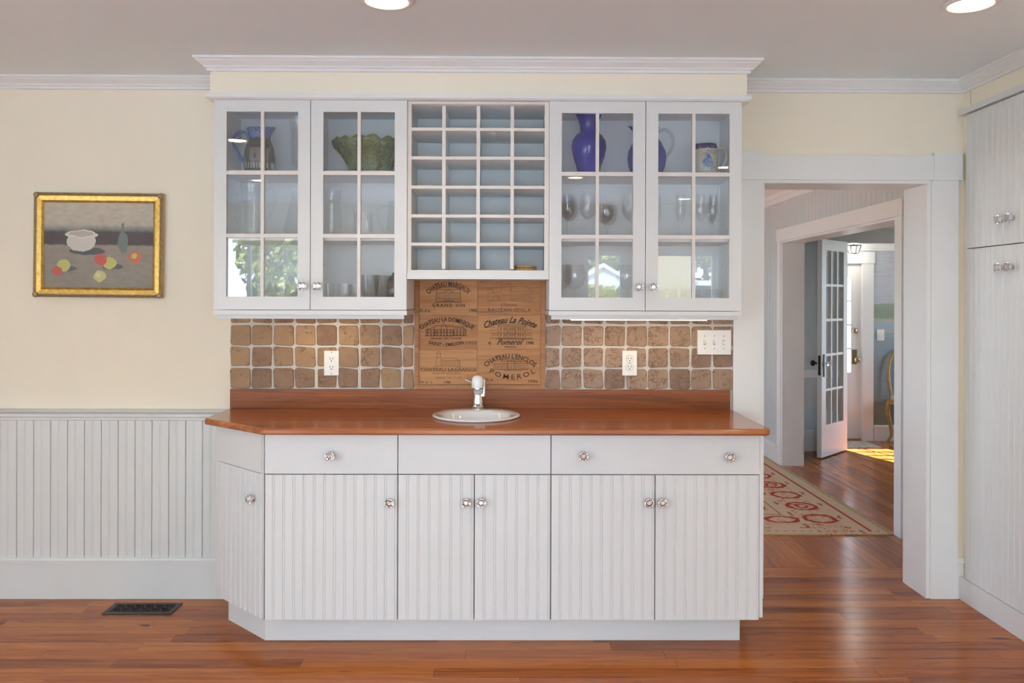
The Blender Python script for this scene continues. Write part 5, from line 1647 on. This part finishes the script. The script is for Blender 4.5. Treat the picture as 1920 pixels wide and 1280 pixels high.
bt = [(LX + a * 0.034, LY + c_ * 0.034, 1.915) for a, c_ in ((-1, -1), (1, -1), (1, 1), (-1, 1))]
for i in range(4):
    tube([tp[i], tp[(i + 1) % 4]], 0.0045, 5, bm); tube([bt[i], bt[(i + 1) % 4]], 0.0045, 5, bm); tube([tp[i], bt[i]], 0.0045, 5, bm)
obj('frame', bm, IRON, ln)
obj('bulb', lathe([(0, 1.985), (0.010, 1.982), (0.010, 1.968), (0.016, 1.955), (0.012, 1.942), (0, 1.938)], 12, c=(LX, LY, 0)), BULB, ln, smooth=True)
ld = bpy.data.lights.new('vestibule_fill', 'POINT')  # lamp added inside the lantern to brighten the vestibule
ld.energy = 4.0
ld.color = (1.0, 0.95, 0.88)
ld.shadow_soft_size = 0.03
lo = bpy.data.objects.new('glow', ld)
COL.objects.link(lo)
lo.location = (LX, LY, 1.93)
adopt(lo, ln)
for i in range(4):
    bm = bmesh.new()
    q = [Vector(tp[i]), Vector(tp[(i + 1) % 4]), Vector(bt[(i + 1) % 4]), Vector(bt[i])]
    nrm = (q[1] - q[0]).cross(q[3] - q[0]).normalized() * 0.001
    f1 = [bm.verts.new(p + nrm) for p in q]; f2 = [bm.verts.new(p - nrm) for p in q]
    bm.faces.new(f1); bm.faces.new(f2[::-1])
    for k in range(4): bm.faces.new((f1[k], f2[k], f2[(k + 1) % 4], f1[(k + 1) % 4]))
    bmesh.ops.recalc_face_normals(bm, faces=bm.faces)
    obj('pane', bm, PANE, ln)

GILT = plain('gilded_wood', (0.36, 0.24, 0.085), 0.4, var=0.25, scale=40)
ch = thing('side_chair', 'antique gilded side chair with curved legs against the mural wall', 'chair', (4.26, 4.34, 0))
for sx_ in (-1, 1):
    for sy_ in (-1, 1):
        cx, cy = 4.26 + sx_ * 0.20, 4.34 + sy_ * 0.17
        pts = smoothpath([(cx, cy, 0.43), (cx + sx_ * 0.022, cy + sy_ * 0.015, 0.34), (cx + sx_ * 0.004, cy, 0.2), (cx - sx_ * 0.014, cy, 0.08), (cx + sx_ * 0.018, cy + sy_ * 0.01, 0.005)], 5)
        obj('leg', tube(pts, [0.026 - 0.014 * i / len(pts) for i in range(len(pts) - 3)] + [0.013, 0.018, 0.016], 8), GILT, ch, smooth=True, autosmooth=1.2)
obj('seat_frame', B((4.04, 4.48, 4.16, 4.52, 0.395, 0.435)), GILT, ch, bev=0.01)
obj('seat_cushion', B((4.06, 4.46, 4.18, 4.50, 0.4355, 0.475)), plain('ivory_upholstery', (0.55, 0.52, 0.46), 0.8, var=0.05), ch, bev=0.015, seg=3)
obj('back_frame', tube(smoothpath([(4.08, 4.50, 0.43), (4.05, 4.53, 0.65), (4.09, 4.55, 0.88), (4.26, 4.555, 0.94), (4.43, 4.55, 0.88), (4.47, 4.53, 0.65), (4.44, 4.50, 0.43)], 5), 0.017, 8), GILT, ch, smooth=True)
obj('back_splat', B((4.20, 4.32, 4.525, 4.545, 0.43, 0.92)), GILT, ch, bev=0.004)
ch.location.x -= 0.135
t = thing('light_switch', 'small white switch plate on the painted mural', 'light switch', (3.864, 4.598, 1.086))
obj('cover_plate', B((3.826, 3.900, 4.592, 4.5995, 1.03, 1.145)), PLASTIC, t, bev=0.002)
for dx in (-0.016, 0.016):
    obj('toggle', B((3.863 + dx - 0.005, 3.863 + dx + 0.005, 4.582, 4.5915, 1.075, 1.10)), PLASTIC, t)

# ------------------------------------------------------------------ windows
wi = 0


def window(axis, pos, a, b, c, d, cols, rows, lb, deep=0.15):
    """axis Y: wall at y=pos (a..b along x); axis X: wall at x=pos"""
    global wi
    wi += 1
    def bx(u0, u1, v0, v1, z0, z1):
        return (u0, u1, v0, v1, z0, z1) if axis == 'Y' else (v0, v1, u0, u1, z0, z1)
    mid = pos
    t = thing('window_%d' % wi, lb, 'window', ((a + b) / 2, mid, c) if axis == 'Y' else (mid, (a + b) / 2, c), kind='structure')
    f = 0.045
    h = 0.03
    obj('frame', B(bx(a + 0.0005, a + f, mid - h, mid + h, c + 0.0005, d - 0.0005), bx(b - f, b - 0.0005, mid - h, mid + h, c + 0.0005, d - 0.0005), bx(a + f, b - f, mid - h, mid + h, c + 0.0005, c + f), bx(a + f, b - f, mid - h, mid + h, d - f, d - 0.0005)), TRIM, t)
    wu, wz = (b - a - 2 * f) / cols, (d - c - 2 * f) / rows
    for i in range(cols):
        for k in range(rows):
            obj('pane', B(bx(a + f + i * wu, a + f + (i + 1) * wu, mid - 0.002, mid + 0.002, c + f + k * wz, c + f + (k + 1) * wz)), PANE, t)
    for i in range(1, cols): obj('muntin', B(bx(a + f + i * wu - 0.02, a + f + i * wu + 0.02, mid - 0.02, mid + 0.02, c + f, d - f)), TRIM, t)
    for k in range(1, rows): obj('muntin', B(bx(a + f, b - f, mid - 0.02, mid + 0.02, c + f + k * wz - 0.02, c + f + k * wz + 0.02)), TRIM, t)


names = ['wide glazed garden door in the rear wall', 'broad window added in the middle of the rear wall for frontal light', 'narrow window in the rear wall', 'rear window nearest the corner']
for (a, b, c, d), lb, (nc, nr) in zip(REAR, names, ((2, 1), (1, 2), (1, 1), (1, 1))): window('Y', -6.08, a, b, c, d, nc, nr, lb)
for (a, b, c, d), lb in zip(SIDE, ('added side wall window nearest the rear corner', 'added side wall window nearest the painting wall')): window('X', -4.28, a, b, c, d, 2, 1, lb)
window('X', -0.68, *ADDED_HALLWIN, 2, 1, 'wide window added in the hall side wall for light')
window('X', 5.27, *ADDED_ENTRYWIN, 1, 2, 'narrow window added beside the front door to brighten the entry')
window('X', 5.27, *ADDED_STAIRWIN, 2, 1, 'wide window added in the entry room to light the mural')

# ------------------------------------------------------------------ garden and neighbours behind the rear windows (they mirror in the cabinet panes)
GRASS = plain('paled_lawn', (0.33, 0.35, 0.30), 0.9, var=0.2, scale=3)  # lawn colour paled so it bounces sunlight through the windows
tag(obj('bounce_paving', B((-16, 10, -19, -6.2, -0.148, -0.10)), plain('bounce_paving_stone', (0.575, 0.63, 0.65), 0.8, var=0.08, scale=2)), 'pale paving added outside the rear windows to bounce light in', 'bounce_paving', kind='structure')  # unseen paving added to bounce sunlight onto the ceiling
tag(obj('bounce_paving', B((-16, -4.4, -6.19, 3.0, -0.148, -0.10)), bpy.data.materials['bounce_paving_stone']), 'pale paving added along the side windows to bounce light in', 'bounce_paving', kind='structure')
tag(obj('ground', B((-90, 120, -170, 60, -0.6, -0.15)), GRASS), 'lawn outside the house, paled to bounce light indoors', 'lawn', kind='structure')


def leaf_mat(name, a, b_, c_):
    m, nt, b = newmat(name)
    co = nd(nt, 'TexCoord', out=3)
    n1 = nd(nt, 'TexNoise', {'Vector': co, 'Scale': 1.6, 'Detail': 5.0})
    nt.links.new(ramp(nt, n1, [(0.3, a), (0.5, b_), (0.7, c_)]), b.inputs['Base Color'])
    b.inputs['Roughness'].default_value = 0.6
    return m


LEAFY = leaf_mat('tree_leaves', (0.03, 0.055, 0.012), (0.13, 0.165, 0.03), (0.36, 0.34, 0.07))
HEDGEM = leaf_mat('hedge_leaves', (0.06, 0.09, 0.012), (0.20, 0.22, 0.03), (0.36, 0.33, 0.05))
BARK = plain('bark', (0.11, 0.085, 0.06), 0.9, var=0.3, scale=8)


def foliage(rng, n, shape, size):
    bm = bmesh.new()
    for _ in range(n):
        p = shape(rng)
        d = Vector((rng.gauss(0, 1), rng.gauss(0, 1), rng.gauss(0, 1))).normalized()
        e = d.orthogonal().normalized()
        s = size * rng.uniform(0.6, 1.4)
        q = d.cross(e)
        bm.faces.new([bm.verts.new(p + e * s), bm.verts.new(p + q * s * 0.5), bm.verts.new(p - e * s), bm.verts.new(p - q * s * 0.5)])
    return bm


def tree(x, y, h, rad, n, lb, seed, size=0.16, sparse=False):
    rng = random.Random(seed)
    t = thing('garden_tree', lb, 'tree', (x, y, -0.15), group=None)
    bm = tube([(x, y, -0.2), (x + 0.1, y, h * 0.3), (x - 0.05, y + 0.1, h * 0.6), (x, y, h * 0.92)], [rad * 0.09, rad * 0.075, rad * 0.05, rad * 0.015], 8)
    tips = []
    for k in range(14):
        a = rng.uniform(0, 2 * PI); z0 = h * rng.uniform(0.3, 0.75)
        r = rad * rng.uniform(0.5, 0.95)
        e = Vector((x + r * math.cos(a), y + r * math.sin(a), min(h, z0 + h * rng.uniform(0.05, 0.25))))
        tube([(x, y, z0), ((x + e.x) / 2, (y + e.y) / 2, (z0 + e.z) / 2 + 0.15), e], [rad * 0.03, rad * 0.02, rad * 0.008], 5, bm)
        tips.append(e)
    obj('trunk', bm, BARK, t)
    def shp(r):
        if sparse:
            c0 = r.choice(tips)
            return c0 + Vector((r.gauss(0, rad * 0.22), r.gauss(0, rad * 0.22), r.gauss(0, rad * 0.18)))
        c0 = Vector((x, y, h * 0.58))
        d = Vector((r.gauss(0, 1), r.gauss(0, 1), r.gauss(0, 1))).normalized()
        rr = r.uniform(0.45, 1.0) ** 0.5
        return c0 + Vector((d.x * rad * rr, d.y * rad * rr, d.z * h * 0.45 * rr))
    tag(obj('foliage', foliage(rng, n, shp, size), LEAFY, t), kind='stuff')


tree(-4.15, -14.5, 5.2, 1.55, 9000, 'leafy garden tree outside the glazed garden door', 3, 0.10)
tree(-17.0, -30.0, 6.0, 2.4, 3600, 'second leafy tree further down the garden', 4, 0.2)
tree(12.0, -112.0, 13.0, 7.0, 4200, 'tall tree behind the white gabled house', 5, 0.45, True)
tree(29.0, -119.0, 12.0, 7.0, 4200, 'spreading tree behind the tan roof of the gabled house', 6, 0.45, True)
rng = random.Random(8)
for x0, x1, lb in ((2.0, 5.6, 'clipped yellow-green hedge near the gabled house'),):
    hd_ = foliage(rng, 7000, lambda r: Vector((r.uniform(x0, x1), -36 + r.uniform(-0.5, 0.5), r.uniform(-0.15, 2.0 + 0.15 * math.sin(r.uniform(0, 30))))), 0.10)
    tag(obj('hedge', hd_, HEDGEM), lb, 'hedge', kind='stuff')

SIDING = plain('white_siding', (0.75, 0.76, 0.78), 0.6, var=0.03, scale=2)
ROOF = plain('tan_shingles', (0.27, 0.225, 0.15), 0.9, var=0.2, scale=4)
hs = thing('neighbour_house', 'white gabled house with tan roof beyond the hedge', 'house', (13.0, -96, -0.15))
hx0, hx1, hy, zr, ze = 8.2, 13.8, -92.0, 5.3, 3.6
bm = bmesh.new(); prism(bm, [(hx0, -0.15), (hx1, -0.15), (hx1, ze), ((hx0 + hx1) / 2, zr), (hx0, ze)], hy, hy - 9, 'Y')
obj('wall', bm, SIDING, hs)
bm = bmesh.new(); xm = (hx0 + hx1) / 2
prism(bm, [(hx0 - 0.5, ze - 0.3), (xm, zr + 0.02), (hx1 + 0.5, ze - 0.3), (hx1 + 0.5, ze - 0.05), (xm, zr + 0.3), (hx0 - 0.5, ze - 0.05)], hy + 0.25, hy - 9.2, 'Y')
obj('roof', bm, ROOF, hs)
bm = bmesh.new(); prism(bm, [(hx0 - 0.55, ze - 0.45), (xm, zr - 0.15), (hx1 + 0.55, ze - 0.45), (hx1 + 0.55, ze - 0.02), (xm, zr + 0.33), (hx0 - 0.55, ze - 0.02)], hy + 0.4, hy + 0.26, 'Y')
obj('rake_board', bm, SIDING, hs)
obj('wing', B((hx1, hx1 + 5, hy - 8, hy - 2, -0.15, 3.0)), SIDING, hs)
bm = bmesh.new(); prism(bm, [(hy - 1.6, 2.9), (hy - 5, 4.9), (hy - 8.4, 2.9)], hx1 - 1.5, hx1 + 5.4, 'X')
obj('wing_roof', bm, ROOF, hs)
obj('window', B((10.6, 11.3, hy + 0.01, hy + 0.06, 1.7, 2.7)), DARK, hs)

YEL = plain('tan_clapboard', (0.215, 0.18, 0.10), 0.7, var=0.04, scale=3)
SHG = plain('dark_shingles', (0.10, 0.085, 0.07), 0.9, var=0.4, scale=25)
nb = thing('neighbour_house', 'tan clapboard house with dark shingled porch roof beside the garden', 'house', (6.0, -24, -0.15))
obj('wall', B((4.45, 5.55, -28, -22, -0.15, 6.0)), YEL, nb)
obj('corner_board', B((5.552, 5.70, -22.12, -21.96, -0.15, 6.0)), SIDING, nb)
obj('corner_board', B((4.30, 4.448, -22.12, -21.96, -0.15, 6.0)), SIDING, nb)
obj('window', B((4.50, 4.72, -21.99, -21.93, 0.2, 1.3)), DARK, nb)
obj('window_frame', B((4.46, 4.76, -21.995, -21.96, 0.12, 1.4)), SIDING, nb)
obj('porch_wall', B((5.71, 8.5, -26, -23.2, -0.15, 1.9)), SHG, nb)
obj('gutter', B((5.71, 8.6, -23.2, -22.9, 1.9, 2.06)), SIDING, nb)
bm = bmesh.new(); prism(bm, [(5.8, 0.2), (7.6, 1.35), (7.6, 1.12), (6.1, 0.2)], -23.18, -22.95, 'Y')
obj('stair_stringer', bm, SIDING, nb)
for z in (2.5, 2.9): obj('rail', B((5.71, 8.6, -23.08, -23.03, z, z + 0.05)), IRON, nb)
for k in range(5): obj('rail_post', B((5.75 + k * 0.7, 5.81 + k * 0.7, -23.09, -23.02, 2.061, 3.0)), IRON, nb)
